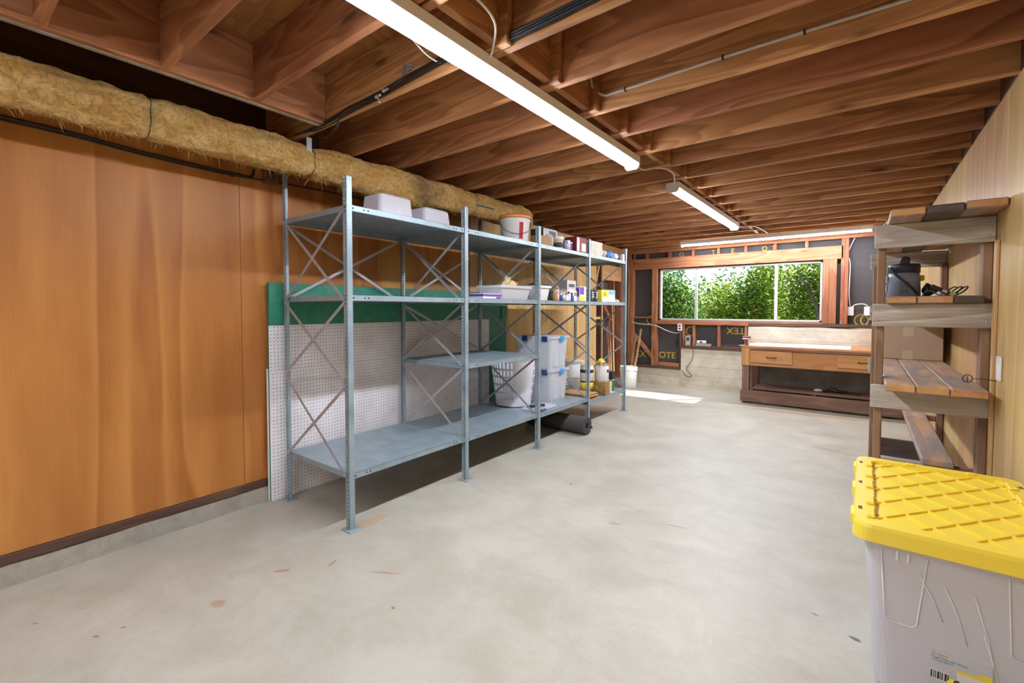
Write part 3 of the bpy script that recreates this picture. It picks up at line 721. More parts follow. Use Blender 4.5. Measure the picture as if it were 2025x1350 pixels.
for i in range(6):
    dz = (i % 3) * .0115; dy = (i // 3) * .012
    cable('joist_cable', ('lowest', 'second lowest', 'third lowest', 'lowest inner', 'middle inner', 'topmost inner')[i] + ' black cable of the tight bundle fastened along the joist', [(-1.44, yr - .05, 2.49 + dz), (-1.33, yr - .016 - dy, 2.474 + dz), (-1.1, yr - .009 - dy, 2.476 + dz), (-.8, yr - .008 - dy, 2.484 + dz), (-.4, yr - .008 - dy, 2.492 + dz), (.5, yr - .008 - dy, 2.50 + dz)], .0062, 'black_cable', group='black cables along the joist')
y0 = yk(1) - JW
cable('joist_cable', 'pale grey electrical cable stapled along the joist face', [(-1.205, y0 - .06, 2.66), (-1.195, y0 - .035, 2.58), (-1.14, y0 - .012, 2.537), (-1.05, y0 - .010, 2.533), (-.54, y0 - .009, 2.54), (-.2, y0 - .009, 2.54), (.5, y0 - .009, 2.535)], .0085, 'grey_cable',
      staples=[(-1.02, y0 - .009, 2.533), (-.54, y0 - .009, 2.54), (-.22, y0 - .009, 2.54)])
cable('light_cord', 'white flex looping beside the long light', [(-1.33, 1.10, 2.60), (-1.20, 1.25, 2.56), (-1.16, 1.42, 2.50), (-1.24, 1.52, 2.46), (-1.30, 1.56, 2.44)], .0055, 'white_cable')
cable('light_cord', 'thin white flex bowing on the duct side of the long light', [(-1.38, 1.10, 2.50), (-1.55, 1.36, 2.52), (-1.56, 1.52, 2.50), (-1.39, 1.62, 2.46)], .0035, 'white_cable')
cable('light_cord', 'white flex joining the two lengthwise strip lights', [(-1.33, 3.25, 2.43), (-1.31, 3.38, 2.40), (-1.24, 3.5, 2.43), (-1.22, 3.75, 2.455), (-1.26, 3.95, 2.43), (-1.31, 4.05, 2.43)], .0045, 'white_cable')
cable('light_cord', 'short white flex dropping to the crosswise light', [(-1.30, 6.5, 2.43), (-1.22, 6.62, 2.40), (-1.15, 6.9, 2.455), (-1.1, 7.6, 2.45)], .004, 'white_cable')
cable('light_cord', 'curled white flex at the rack end of the crosswise light', [(.07, 7.75, 2.43), (.14, 7.6, 2.40), (.2, 7.5, 2.43), (.19, 7.4, 2.455), (.1, 7.35, 2.456)], .005, 'white_cable')

# ---- services on the back wall
def outlet(label, loc, rz=0.0, face='white_plastic', sockets=True):
    t = thing('outlet_box', label, 'outlet', loc, rz)
    G().box((-.038, -.04, -.062), (.038, 0, .062), 0, .004).build('box', face, t)
    if sockets:
        for z in (-.024, .024): G().box((-.017, -.0425, z - .014), (.017, -.0395, z + .014), 0, .001).build('socket', 'ink', t)
    return t
outlet('white double socket under the window between the felt covered studs', (-2.495, YB + .03, 1.045))
outlet('white blank box on the felt beside the window post', (-.145, YB + .085, 1.33), sockets=False)
outlet('white box half hidden behind the plank rack post', (.045, YB + .085, 1.33), sockets=False)
cable('wall_flex', 'white flex hanging down the black felt from the crosswise light', [(-.11, YB + .05, 2.38), (-.19, YB + .05, 2.15), (-.16, YB + .03, 2.0), (-.165, YB + .02, 1.6), (-.15, YB + .05, 1.39)], .007, 'white_cable')
cable('wall_flex', 'white flex arching between the two white boxes on the felt', [(-.13, YB + .05, 1.39), (-.08, YB + .05, 1.425), (.0, YB + .05, 1.43), (.05, YB + .05, 1.40)], .007, 'white_cable')
cable('wall_flex', 'white flex sagging across the studs to the double socket', [(-3.36, YB - .012, 1.12), (-3.2, YB - .010, 1.09), (-2.97, YB - .015, 1.075), (-2.87, YB - .012, 1.05), (-2.72, YB + .03, .975), (-2.58, YB + .03, .94), (-2.50, YB + .03, .96), (-2.495, YB + .02, .985)], .007, 'white_cable')
cable('appliance_cord', 'black cord trailing down the pale concrete from the charger', [(-2.30, YB - .06, .75), (-2.26, YB - .045, .66), (-2.27, YB - .02, .52), (-2.32, YB - .025, .42), (-2.37, YB - .025, .33), (-2.28, YB - .025, .22), (-2.36, YB - .025, .2), (-2.45, YB - .03, .30)], .0045, 'black_cable')
cable('appliance_cord', 'short black plug lead hanging on the felt below the socket', [(-2.53, YB + .05, .86), (-2.57, YB + .06, .80), (-2.55, YB + .06, .74), (-2.58, YB + .06, .70)], .005, 'black_cable')
t = thing('battery_charger', 'small grey handset charger standing on the ledge under the window', 'charger', (-2.35, YB - .01, .736))
G().prism([(-.02, 0), (.035, 0), (.02, .17), (-.015, .17)], 'x', -.042, .042).build('body', 'tin', t); G().box((-.022, -.022, .09), (.022, -.012, .13)).build('screen', 'ink', t)
G().box((-.03, -.014, .145), (.03, -.004, .165)).build('top_label', 'amber', t); G().cyl((0, -.028, .04), .012, .012, 10, 0, 'y').build('dial', 'white_plastic', t)
t = thing('desktop_device', 'flat silver device with a white unit on top on the ledge', 'device', (-2.10, YB + .0, .736))
G().prism([(-.13, 0), (.11, 0), (.13, .035), (-.11, .045)], 'y', -.02, .07).build('base', 'tin', t); G().box((-.11, -.01, .045), (.03, .06, .09), 0, .006).build('upper_unit', 'white_plastic', t); G().box((-.06, -.013, .055), (-.02, -.009, .08)).build('display', 'dark_grey', t)

# ================================================================== THINGS ON THE STEEL SHELVING
ZT, ZM, ZB = LV['top'] + .0005, LV['mid'] + .0005, .3455
def rbox(g, x0, x1, y0, y1, z0, z1, tx=0.0, ty=0.0, r=.02, mi=0, thin=None, n=4):
    """tapered box with rounded corners, open at the top when thin is given"""
    def ring(z, f, inset=0.0):
        X0, X1, Y0, Y1 = x0 + tx * f + inset, x1 - tx * f - inset, y0 + ty * f + inset, y1 - ty * f - inset; P = []
        for cx_, cy_, a0 in ((X1 - r, Y1 - r, 0), (X0 + r, Y1 - r, pi / 2), (X0 + r, Y0 + r, pi), (X1 - r, Y0 + r, 3 * pi / 2)):
            for k in range(n + 1):
                a = a0 + pi / 2 * k / n; P.append((cx_ + r * cos(a), cy_ + r * sin(a), z))
        return P
    rs = [ring(z0, 1), ring(z1, 0)]
    if thin: rs += [ring(z1, 0, thin), ring(z0 + thin, 1, thin)]
    m = len(rs[0]); vs = sum(rs, []); fs = []
    for i in range(len(rs) - 1):
        for k in range(m): fs.append((i * m + k, i * m + (k + 1) % m, (i + 1) * m + (k + 1) % m, (i + 1) * m + k))
    fs.append(tuple(range(m - 1, -1, -1))); fs.append(tuple(range((len(rs) - 1) * m, len(rs) * m)))
    g.add(vs, fs, mi); return g
def can(label, loc, r, h, mat, cap=None, caph=.0, capr=None, name='can', cat='can', group=None, lab=None, neck=False):
    t = thing(name, label, cat, loc, group=group)
    prof = [(.0005, 0), (r * .97, 0), (r, .004), (r, h - .004), (r * .97, h), (.0005, h)] if not neck else [(.0005, 0), (r * .96, 0), (r, .005), (r, h * .72), (r * .45, h * .88), (r * .42, h), (.0005, h)]
    G().lathe(prof, 18).build('body', mat, t)
    if cap: G().cyl((0, 0, h - .002), capr or r * 1.03, caph, 18).build('lid', cap, t)
    if lab: G().lathe([(r * 1.004, h * lab[1]), (r * 1.012, h * lab[1]), (r * 1.012, h * lab[2]), (r * 1.004, h * lab[2])], 18).build('label_band', lab[0], t)
    return t
def carton(label, lo, hi, mat, parts=(), name='carton', cat='box', group=None, rz=0.0):
    """box with a slightly open top seam; parts = (name, material, lo, hi) in local coordinates"""
    c = ((lo[0] + hi[0]) / 2, (lo[1] + hi[1]) / 2, lo[2]); t = thing(name, label, cat, c, rz, group)
    a, b, h = (hi[0] - lo[0]) / 2, (hi[1] - lo[1]) / 2, hi[2] - lo[2]
    G().box((-a, -b, 0), (a, b, h), 0, .003).build('body', mat, t)
    for nm, mt, l, u in parts: G().box([l[0] * a, l[1] * b, l[2] * h], [u[0] * a, u[1] * b, u[2] * h]).build(nm, mt, t)
    return t
def upturned_tub(label, x0, x1, y0, y1, h, mark=False):
    t = thing('plastic_tub', label, 'tub', ((x0 + x1) / 2, (y0 + y1) / 2, ZT), SPSI)
    a, b = (x1 - x0) / 2, (y1 - y0) / 2; g = G()
    rbox(g, -a, a, -b, b, 0, h, r=.03); 
    n = 20
    for i in range(n, 2 * n):      # narrow the top (it stands upside down)
        v = g.v[i]; g.v[i] = (v[0] * .9, v[1] * .9, v[2])
    g2 = G(); rbox(g2, -a * .905, a * .905, -b * .905, b * .905, 0, h, r=.028)
    g.add([(v[0] * .87, v[1] * .87, h + .012) for v in g.v[n:2 * n]], [tuple(range(n))]); m = len(g.v)
    g.f += [(n + k, n + (k + 1) % n, m - n + (k + 1) % n, m - n + k) for k in range(n)]; g.m += [0] * n; g.s += [False] * n
    g.f = [f for f in g.f if f != tuple(range(n, 2 * n))]; g.m = g.m[:len(g.f)]; g.s = g.s[:len(g.f)]
    g.build('shell', 'tub_clear', t)
    G().box((-a - .006, -b - .006, 0), (a + .006, -b + .002, .010)).box((-a - .006, b - .002, 0), (a + .006, b + .006, .010)).box((-a - .006, -b, 0), (-a + .002, b, .010)).box((a - .002, -b, 0), (a + .006, b, .010)).build('rim', 'tub_clear', t)
    if mark: text('lettering', 'A', 'paper_white', t, (a * .955 + .002, -.01, .03), (pi / 2, 0, pi / 2), .06)
    return t
upturned_tub('larger frosted tub turned upside down under the sagging insulation, on the top shelf', -2.76, -2.545, 1.915, 2.225, .145, True)
upturned_tub('smaller frosted tub turned upside down on the top shelf beside the larger one', -2.76, -2.545, 2.315, 2.605, .118)
# white bucket with orange lid
t = thing('lidded_bucket', 'white plastic bucket with orange lid and red label on the top shelf', 'bucket', (-2.605, 3.515, ZT))
G().lathe([(.0005, 0), (.122, 0), (.126, .004), (.142, .19), (.150, .195), (.150, .205), (.143, .207), (.143, .225), (.0005, .225)], 32).build('body', 'white_plastic', t)
G().lathe([(.152, .214), (.154, .216), (.154, .236), (.146, .244), (.0005, .246)], 32).build('lid', 'orange_lid', t)
P = [(.150 * cos(a), .150 * sin(a), .19 - .13 * sin((a + 2.2) / 3.0 * pi) ** .8 if 0 < (a + 2.2) / 3.0 < 1 else .19) for a in [-2.2 + 3.0 * i / 16 for i in range(17)]]
G().tube(P, .0025, 6).build('handle', 'dark_grey', t)
g = G(); r0 = lambda z: .127 + .0145 * z / .19
for i in range(8):
    a0 = -.62 + i * .075; a1 = a0 + .075
    g.add([((r0(z) + .0015) * cos(a), (r0(z) + .0015) * sin(a), z) for a, z in ((a0, .02), (a1, .02), (a1, .17), (a0, .17))], [(0, 1, 2, 3)], 0 if i < 4 else 1)
g.build('paper_label', ['red_label', 'paper_white'], t)
carton('small tan cardboard box in front of the orange lidded bucket', (-2.60, 3.76, ZT), (-2.49, 4.00, ZT + .095), 'cardboard', [('tape_strip', 'tape', (.2, -1.0, .98), (.5, 1.0, 1.01))])
t = carton('grey plastic drawer organiser with clear front on the top shelf', (-2.78, 4.03, ZT), (-2.62, 4.30, ZT + .215), 'dark_grey', [('front_frame', 'tub_clear', (1.0, -1.0, .55), (1.06, 1.0, 1.0)), ('drawer', 'dark_grey', (1.0, -.2, .62), (1.08, .8, .9)), ('lower_front', 'white_plastic', (1.0, -1, .0), (1.04, 1, .5))], 'organiser', 'organiser')
t = thing('plastic_bag', 'crumpled white bag tucked beside the cardboard box on the top shelf', 'bag', (-2.56, 4.04, ZT))
def crumple(mat, rx, ry, rz, seed, t, name='bag_body'):
    bm = bmesh.new(); bmesh.ops.create_icosphere(bm, subdivisions=3, radius=1)
    for v in bm.verts:
        q = v.co * 2.1 + Vector((seed, 0, 0)); k = 1 + .28 * mnoise.noise(q) + .15 * mnoise.noise(q * 2.7)
        v.co = Vector((v.co.x * rx * k, v.co.y * ry * k, max(v.co.z * rz * k + rz * .9, .0)))
    return G().bm(bm, 0, False).build(name, mat, t)
crumple('paper_white', .05, .05, .075, 3, t)
can('short white lidded tub on the top shelf', (-2.505, 4.145, ZT), .048, .095, 'ivory', 'white_plastic', .025, .054, 'tub', 'tub', lab=('plank_dark', .1, .6))
can('small blue spray tin on the top shelf', (-2.50, 4.245, ZT), .022, .085, 'blue_can', group='small tins by the red box')
can('silver paint tin with wire handle on the top shelf', (-2.515, 4.335, ZT), .040, .10, 'tin', 'tin', .006, .038, lab=('paper_white', .2, .7))
can('narrow grey tin behind the silver one on the top shelf', (-2.575, 4.27, ZT), .03, .11, 'galv', 'ink', .01)
can('dark blue tin next to the upright red box', (-2.53, 4.425, ZT), .03, .09, 'blue_can', 'tin', .008)
t = carton('upright dark red carton with white picture panel on the top shelf', (-2.62, 4.47, ZT), (-2.47, 4.70, ZT + .165), 'red_box', [('picture_panel', 'paper_white', (1.0, -.95, .05), (1.02, -.45, .95)), ('picture_panel', 'white_plastic', (1.0, .0, .08), (1.02, .8, .6))])
carton('flat dark red carton lying behind the tins on the top shelf', (-2.80, 4.36, ZT), (-2.66, 4.66, ZT + .135), 'red_box', [('side_panel', 'paper_white', (1.0, -.9, .3), (1.015, -.5, .8))])
can('olive squat jar just behind the red carton', (-2.56, 4.775, ZT), .04, .13, 'olive', 'white_plastic', .02)
carton('pale marbled storage box on the top shelf of the last bay', (-2.66, 4.83, ZT), (-2.48, 5.12, ZT + .16), 'ivory', [('lid_edge', 'white_plastic', (-1.03, -1.03, .9), (1.03, 1.03, 1.0))], 'storage_box')
t = thing('plastic_bag', 'mottled white bag next to the marbled box on the top shelf', 'bag', (-2.56, 5.235, ZT)); crumple('ivory', .07, .075, .055, 7, t)
t = thing('plastic_bag', 'light blue bag on the top shelf', 'bag', (-2.54, 5.425, ZT)); crumple('sky_blue', .06, .07, .055, 11, t)
t = thing('plastic_bag', 'bright white bag at the end of the top shelf', 'bag', (-2.55, 5.575, ZT)); crumple('paper_white', .06, .07, .05, 17, t)
can('dark grey jar near the last post on the top shelf', (-2.52, 5.665, ZT), .028, .08, 'dark_grey', 'ink', .012)
carton('small white carton against the last post of the top shelf', (-2.53, 5.70, ZT), (-2.47, 5.76, ZT + .085), 'white_plastic', [('print', 'sky_blue', (1, -.6, .4), (1.02, .6, .6))])

# ---- middle shelf
carton('flat white and purple packet on the middle shelf', (-2.66, 2.93, ZM), (-2.50, 3.18, ZM + .045), 'paper_white', [('purple_band', 'purple', (-1.01, -1.01, .45), (1.015, 1.01, .9)), ('purple_mark', 'purple', (1.0, .4, .1), (1.02, .9, .4))])
def open_tub(label, x0, x1, y0, y1, h, mat='bin_clear', name='clear_tub'):
    t = thing(name, label, 'tub', ((x0 + x1) / 2, (y0 + y1) / 2, ZM), SPSI); a, b = (x1 - x0) / 2, (y1 - y0) / 2
    rbox(G(), -a, a, -b, b, 0, h, .02, .025, .03, 0, .003).build('shell', mat, t)
    g = G(); rbox(g, -a - .012, a + .012, -b - .012, b + .012, h - .022, h, 0, 0, .035, 0); rbox(g, -a, a, -b, b, h - .022, h, 0, 0, .03, 0)
    m = 20; g.f = [f for f in g.f if len(f) == 4] + [(k, (k + 1) % m, 2 * m + (k + 1) % m, 2 * m + k) for k in range(m)] + [(m + k, m + (k + 1) % m, 3 * m + (k + 1) % m, 3 * m + k) for k in range(m)]
    g.m = [0] * len(g.f); g.s = [False] * len(g.f); g.build('rim', mat, t); return t
open_tub('clear open tub holding cloths and grey tools on the middle shelf', -2.79, -2.48, 3.17, 3.62, .125)
t = thing('cloth', 'cream cloth bunched up in the clear tub', 'cloth', (-2.56, 3.36, ZM + .02)); crumple('gold_fabric', .07, .085, .085, 21, t, 'fold')
t = thing('glove', 'pale yellow glove poking out of the clear tub', 'glove', (-2.62, 3.42, ZM + .05)); crumple('gold_fabric', .035, .04, .075, 25, t, 'palm')
for i in range(3): G().tube([(.0, -.03 + i * .028, .11), (.004, -.032 + i * .03, .14), (.002, -.03 + i * .03, .165)], [.011, .0105, .007], 8).build('finger', 'gold_fabric', t)
t = thing('tool_coil', 'coiled dark grey tool lead in the clear tub', 'coil', (-2.58, 3.50, ZM + .018)); G().tube([(.05 * cos(a), .055 * sin(a), .004 + a * .0018) for a in [i * .45 for i in range(48)]], .007, 6).build('coil', 'dark_grey', t)
open_tub('white open tub beside the post on the middle shelf', -2.77, -2.50, 3.765, 4.00, .145, 'white_plastic', 'white_tub')
t = thing('sanding_block', 'orange block lying on top of the clear tub contents', 'block', (-2.64, 3.545, ZM + .142)); G().box((-.03, -.04, 0), (.03, .04, .03), 0, .006).build('block', 'amber', t); G().box((-.026, .04, .004), (.026, .052, .026)).build('grip', 'black_plastic', t)
t = thing('tool_box', 'pale stacked tool case behind the post on the middle shelf', 'case', (-2.70, 3.50, ZM + .06)); G().box((-.05, -.10, 0), (.05, .10, .04), 0, .008).build('lower_half', 'white_plastic', t); G().box((-.052, -.102, .042), (.052, .102, .08), 0, .008).build('upper_half', 'paper_white', t)
t = thing('spring_clamp', 'small black clamp on the rim of the white tub', 'clamp', (-2.60, 3.80, ZM + .146)); G().tube([(-.02, -.03, .004), (0, 0, .02), (.02, .03, .004)], .006, 6).build('jaw', 'black_plastic', t); G().tube([(-.02, .03, .004), (0, 0, .02), (.02, -.03, .018)], .006, 6).build('jaw', 'black_plastic', t)
can('amber bottle at the end of the white tub on the middle shelf', (-2.455, 4.025, ZM), .020, .085, 'amber', 'gold_fabric', .02, .012, 'bottle', 'bottle', neck=True)
GS = 'small bottles on the middle shelf'
can('navy lidded jar stacked at the back of the middle shelf bottles', (-2.60, 4.075, ZM), .04, .15, 'ink', 'blue_can', .02, .042, 'jar', 'jar')
t = thing('tape_roll', 'brown packing tape roll standing on edge on the middle shelf', 'tape', (-2.58, 4.18, ZM + .055)); G().lathe([(.025, -.02), (.054, -.02), (.054, .02), (.025, .02), (.025, -.02)], 24, axis='x').build('roll', 'olive', t); G().lathe([(.0245, -.0205), (.020, -.0205), (.020, .0205), (.0245, .0205)], 20, axis='x').build('core', 'cardboard', t)
for i, (y, x, r, h, m, c, lb) in enumerate([(4.075, -2.475, .021, .075, 'paper_white', 'purple', 'white bottle with purple cap on the middle shelf'), (4.13, -2.46, .022, .06, 'blue_can', 'white_plastic', 'squat blue pot with white cap on the middle shelf'), (4.185, -2.465, .020, .07, 'tin', 'paper_white', 'small silver pot among the middle shelf bottles'),
                                            (4.235, -2.455, .018, .065, 'white_plastic', 'amber', 'little white bottle with amber cap on the middle shelf'), (4.285, -2.46, .022, .08, 'paper_white', 'ink', 'white bottle with black cap on the middle shelf'), (4.345, -2.455, .023, .07, 'blue_can', 'blue_can', 'deep blue bottle at the end of the small bottles')]):
    can(lb, (x, y, ZM), r, h, m, c, .02, r * .55, 'bottle', 'bottle', GS, neck=True)
can('clear topped jar behind the small bottles', (-2.52, 4.13, ZM), .03, .10, 'tub_clear', 'ivory', .02, .031, 'jar', 'jar')
carton('white carton supporting a metal tin box on the middle shelf', (-2.60, 4.31, ZM), (-2.49, 4.52, ZM + .11), 'white_plastic', [('print', 'olive', (1.0, .4, .5), (1.02, .9, .85))])
t = carton('bare rectangular metal tin box stacked on the white carton', (-2.60, 4.32, ZM + .111), (-2.50, 4.515, ZM + .225), 'tin', [('label', 'dark_grey', (1.0, -.6, .35), (1.02, .6, .65)), ('band', 'ivory', (-1.01, -1.01, .0), (1.02, 1.01, .16))], 'tin_box', 'tin')
G().cyl((0, 0, .114), .014, .014, 12).build('screw_cap', 'tin', t)
carton('tall white carton with purple and yellow print on the middle shelf', (-2.57, 4.545, ZM), (-2.47, 4.70, ZM + .165), 'paper_white', [('print', 'purple', (1.0, -.95, .45), (1.02, .3, .95)), ('print', 'yellow_label', (1.0, -.95, .02), (1.02, .5, .35)), ('print', 'purple', (.0, -1.03, .3), (.9, -1.0, .9))])
for i, (y, lb) in enumerate(((4.91, 'nearer black paint pot with white lettering in the last bay'), (5.02, 'further black paint pot in the last bay'))):
    t = can(lb, (-2.55, y, ZM), .052, .135, 'black_plastic', 'black_plastic', .008, .054, 'paint_pot', 'paint pot', 'black paint pots', lab=('dark_grey', .1, .2))
    G().tube([(.054 * cos(a), .054 * sin(a), .11 - .07 * sin((a + 1.6) / 3.2 * pi)) for a in [-1.6 + 3.2 * i / 12 for i in range(13)]], .002, 5).build('handle', 'white_cable', t)
    for z in (.05, .075, .10): G().box((.050, -.012, z), (.0535, .03, z + .012)).build('lettering', 'paper_white', t)
t = carton('yellow and cream carton printed UL on the middle shelf of the last bay', (-2.60, 5.09, ZM), (-2.47, 5.27, ZM + .145), 'yellow_label', [('lower_print', 'ivory', (1.0, -1.0, 0), (1.02, 1.0, .4))]); text('lettering', 'UL', 'ink', t, (.068, -.04, .075), (pi / 2, 0, pi / 2), .06)
t = carton('white carton with teal print at the end of the middle shelf', (-2.60, 5.285, ZM), (-2.47, 5.47, ZM + .15), 'white_plastic', [('print', 'teal_label', (1.0, -.9, .62), (1.02, .8, .97))]); text('lettering', 'XL', 'paper_white', t, (.068, -.03, .105), (pi / 2, 0, pi / 2), .045)
carton('small white packet lying beside the last post on the middle shelf', (-2.58, 5.52, ZM), (-2.50, 5.66, ZM + .03), 'paper_white', [('print', 'sky_blue', (1.0, -.5, .3), (1.02, .5, .7))])

# ---- bottom shelf
def laundry_basket():
    t = thing('laundry_basket', 'round white plastic laundry basket with slotted sides on the bottom shelf', 'basket', (-2.93, 3.935, ZB))
    n, hgt = 72, .50; rows = [0, .03, .06] ; zs = [0, .05]
    for k in range(5): zs += [.075 + k * .082, .075 + k * .082 + .058]
    zs = sorted(set(round(z, 4) for z in zs + [.47, hgt])); R = lambda z: .185 + .065 * z / hgt
    vs = []; fs = []
    for z in zs:
        for rr in (0, .003):
            for k in range(n): a = 2 * pi * k / n; vs.append(((R(z) - rr) * cos(a), (R(z) - rr) * sin(a), z))
    idx = lambda i, s_, k: (i * 2 + s_) * n + k % n
    def hole(i, k):
        a = (k / n * 360) % 360; z = zs[i]
        row = .07 < z < .45 and any(abs(z - (.075 + q * .082)) < .003 for q in range(5))
        solid = (a < 8 or a > 305) or 125 < a < 185
        return row and not solid and k % 2 == 0
    for i in range(len(zs) - 1):
        for k in range(n):
            if hole(i, k):
                fs += [(idx(i, 0, k), idx(i, 1, k), idx(i + 1, 1, k), idx(i + 1, 0, k)), (idx(i, 0, k + 1), idx(i + 1, 0, k + 1), idx(i + 1, 1, k + 1), idx(i, 1, k + 1)), (idx(i, 0, k), idx(i, 0, k + 1), idx(i, 1, k + 1), idx(i, 1, k)), (idx(i + 1, 0, k), idx(i + 1, 1, k), idx(i + 1, 1, k + 1), idx(i + 1, 0, k + 1))]
                continue
            fs.append((idx(i, 0, k), idx(i, 0, k + 1), idx(i + 1, 0, k + 1), idx(i + 1, 0, k))); fs.append((idx(i, 1, k + 1), idx(i, 1, k), idx(i + 1, 1, k), idx(i + 1, 1, k + 1)))
    G().add(vs, fs).build('slotted_wall', 'basket_white', t, fix=False)
    G().cyl((0, 0, .002), .185, .004, 36).build('bottom', 'basket_white', t)
    G().lathe([(.249, .49), (.262, .492), (.262, .508), (.245, .51), (.245, .49)], 48).build('rim', 'basket_white', t)
laundry_basket()
def latch_bin(label, z, mat='bin_clear'):
    t = thing('storage_bin', label, 'storage bin', (-2.86, 4.385, z), SPSI, 'clear bins on the bottom shelf')
    a, b, h = .235, .19, .34
    rbox(G(), -a, a, -b, b, 0, h, .025, .02, .03, 0, .004).build('shell', mat, t)
    for y in (-.07, .07): G().prism([(-.032, 0), (.032, 0), (.028, .012), (-.028, .012)], 'z', .03, h - .03).xf(Matrix.Translation((a - .022, y, 0)) @ Matrix.Rotation(-pi / 2, 4, 'Z')).build('rib', mat, t)
    for x in (-.1, .08): G().box((x - .03, -b + .004, .03), (x + .03, -b + .012, h - .03), 0, .004).build('rib', mat, t)
    g = G(); rbox(g, -a - .015, a + .015, -b - .015, b + .015, h, h + .022, 0, 0, .035); g.build('lid', mat, t)
    for y, w_ in ((0.02, .038),): G().box((a + .006, y - w_, h - .035), (a + .022, y + w_, h + .026), 0, .004).build('latch', 'blue_latch', t)
    for x in (-.10, .16): G().box((x - .035, -b - .022, h - .035), (x + .035, -b - .006, h + .026), 0, .004).build('latch', 'navy_latch', t)
    return t
latch_bin('lower clear storage bin with blue latches beside the laundry basket', ZB - .01)
latch_bin('upper clear storage bin with blue latches stacked on another bin', ZB - .01 + .363)
t = thing('bin_lid', 'loose clear bin lid with navy latch lying at the shelf edge', 'lid', (-2.60, 3.93, ZB), SPSI)
rbox(G(), -.10, .11, -.19, .19, 0, .014, 0, 0, .03).build('panel', 'bin_clear', t); G().box((.105, -.14, .001), (.125, -.05, .016), 0, .003).build('latch', 'navy_latch', t)
t = thing('handle_set', 'dark bronze lever handle set lying on the loose lid', 'handle', (-2.60, 3.90, ZB + .0145))
G().tube([(-.05, -.10, .012), (.0, -.06, .016), (.03, .0, .012), (.03, .08, .012)], .012, 8).build('lever', 'black_plastic', t); G().cyl((-.04, -.07, 0), .032, .014, 20).build('rose_plate', 'black_plastic', t); G().cyl((.02, .06, 0), .03, .02, 20).build('rose_plate', 'black_plastic', t); G().cyl((-.02, -.02, .002), .010, .05, 10).build('spindle', 'tin', t)
Z4 = .2855
t = thing('cardboard_stack', 'stack of flattened tan cardboard on the bottom shelf of the last bay', 'cardboard', (-2.70, 5.02, Z4), SPSI)
for k in range(7): G().box((-.2 + .008 * (k % 3), -.20 + .01 * (k % 2), k * .009), (.205 - .012 * (k * 7 % 4), .085 - .012 * (k * 5 % 3), k * .009 + .0075)).build('sheet', 'flat_card', t, rz=.015 * ((k * 3) % 4 - 1.5))
t = thing('wire_rack', 'white wire rack standing on edge behind the cardboard', 'rack', (-2.95, 4.95, Z4 + .002))
for k in range(6): G().tube([(0, -.14, .02 + k * .035), (.03, .14, .01 + k * .035)], .003, 5).build('wire', 'white_cable', t)
for y in (-.12, .0, .12): G().tube([(.0 + y * .1 + .012, y, 0), (.0 + y * .1 + .012, y, .22)], .0035, 5).build('upright', 'white_cable', t)
t = thing('plastic_bag', 'grey green sack slumped behind the wire rack', 'sack', (-3.07, 5.12, Z4)); crumple('olive', .085, .13, .10, 31, t)
can('white five gallon pail with pale lid at the back of the last bay', (-3.03, 5.42, Z4), .14, .36, 'white_plastic', 'ivory', .03, .146, 'pail', 'pail', lab=('ivory', .45, .5))
can('white gallon paint can behind the fourth post', (-2.72, 5.20, Z4 + .175), .083, .19, 'paper_white', 'tin', .006, .08, 'paint_can', 'paint can', lab=('ink', .55, .75))
can('yellow and black labelled can supporting the rearmost paint can', (-2.72, 5.20, Z4), .083, .175, 'ink', 'tin', .0005, .08, 'paint_can', 'paint can', lab=('yellow_label', .35, .9))
carton('brown mosaic patterned box under the white paint can', (-2.66, 5.24, Z4), (-2.485, 5.43, Z4 + .165), 'mosaic', [('label', 'ivory', (1.0, .3, .05), (1.02, 1.0, .95))])
t = can('white gallon paint can with wire handle on the mosaic box', (-2.575, 5.335, Z4 + .166), .083, .19, 'paper_white', 'tin', .006, .078, 'paint_can', 'paint can')
G().lathe([(.0005, 0), (.022, 0), (.022, .002), (.0005, .002)], 20, axis='x').xf(Matrix.Translation((.0825, -.01, .135))).build('badge', 'ink', t)
for k in range(3): G().box((.0835, -.004, .04 + k * .022), (.0842, .004, .052 + k * .022)).build('lettering', 'ink', t)
G().tube([(.02, .086 * cos(a), .17 + .085 * sin(a)) for a in [pi * i / 14 for i in range(15)]], .0035, 6).build('handle', 'white_cable', t)
can('green paint can with black carton on top, next to the last post', (-2.545, 5.515, Z4), .05, .165, 'green_can', 'white_plastic', .006, .052, 'paint_can', 'paint can', lab=('white_plastic', .0, .1))
carton('black carton balanced on the green paint can', (-2.60, 5.465, Z4 + .1705), (-2.50, 5.565, Z4 + .27), 'black_plastic', [('print', 'dark_grey', (1.0, -.6, .3), (1.02, .5, .7))])
carton('tall brown cardboard box at the back beside the green paint can', (-2.76, 5.50, Z4), (-2.62, 5.70, Z4 + .34), 'cardboard', [('flap', 'flat_card', (-1.0, -1.0, .99), (.6, 1.0, 1.02))])
t = thing('plastic_bag', 'bright yellow bag stuffed on top of the brown box', 'bag', (-2.70, 5.56, Z4 + .348)); crumple('yellow_label', .04, .05, .04, 41, t)

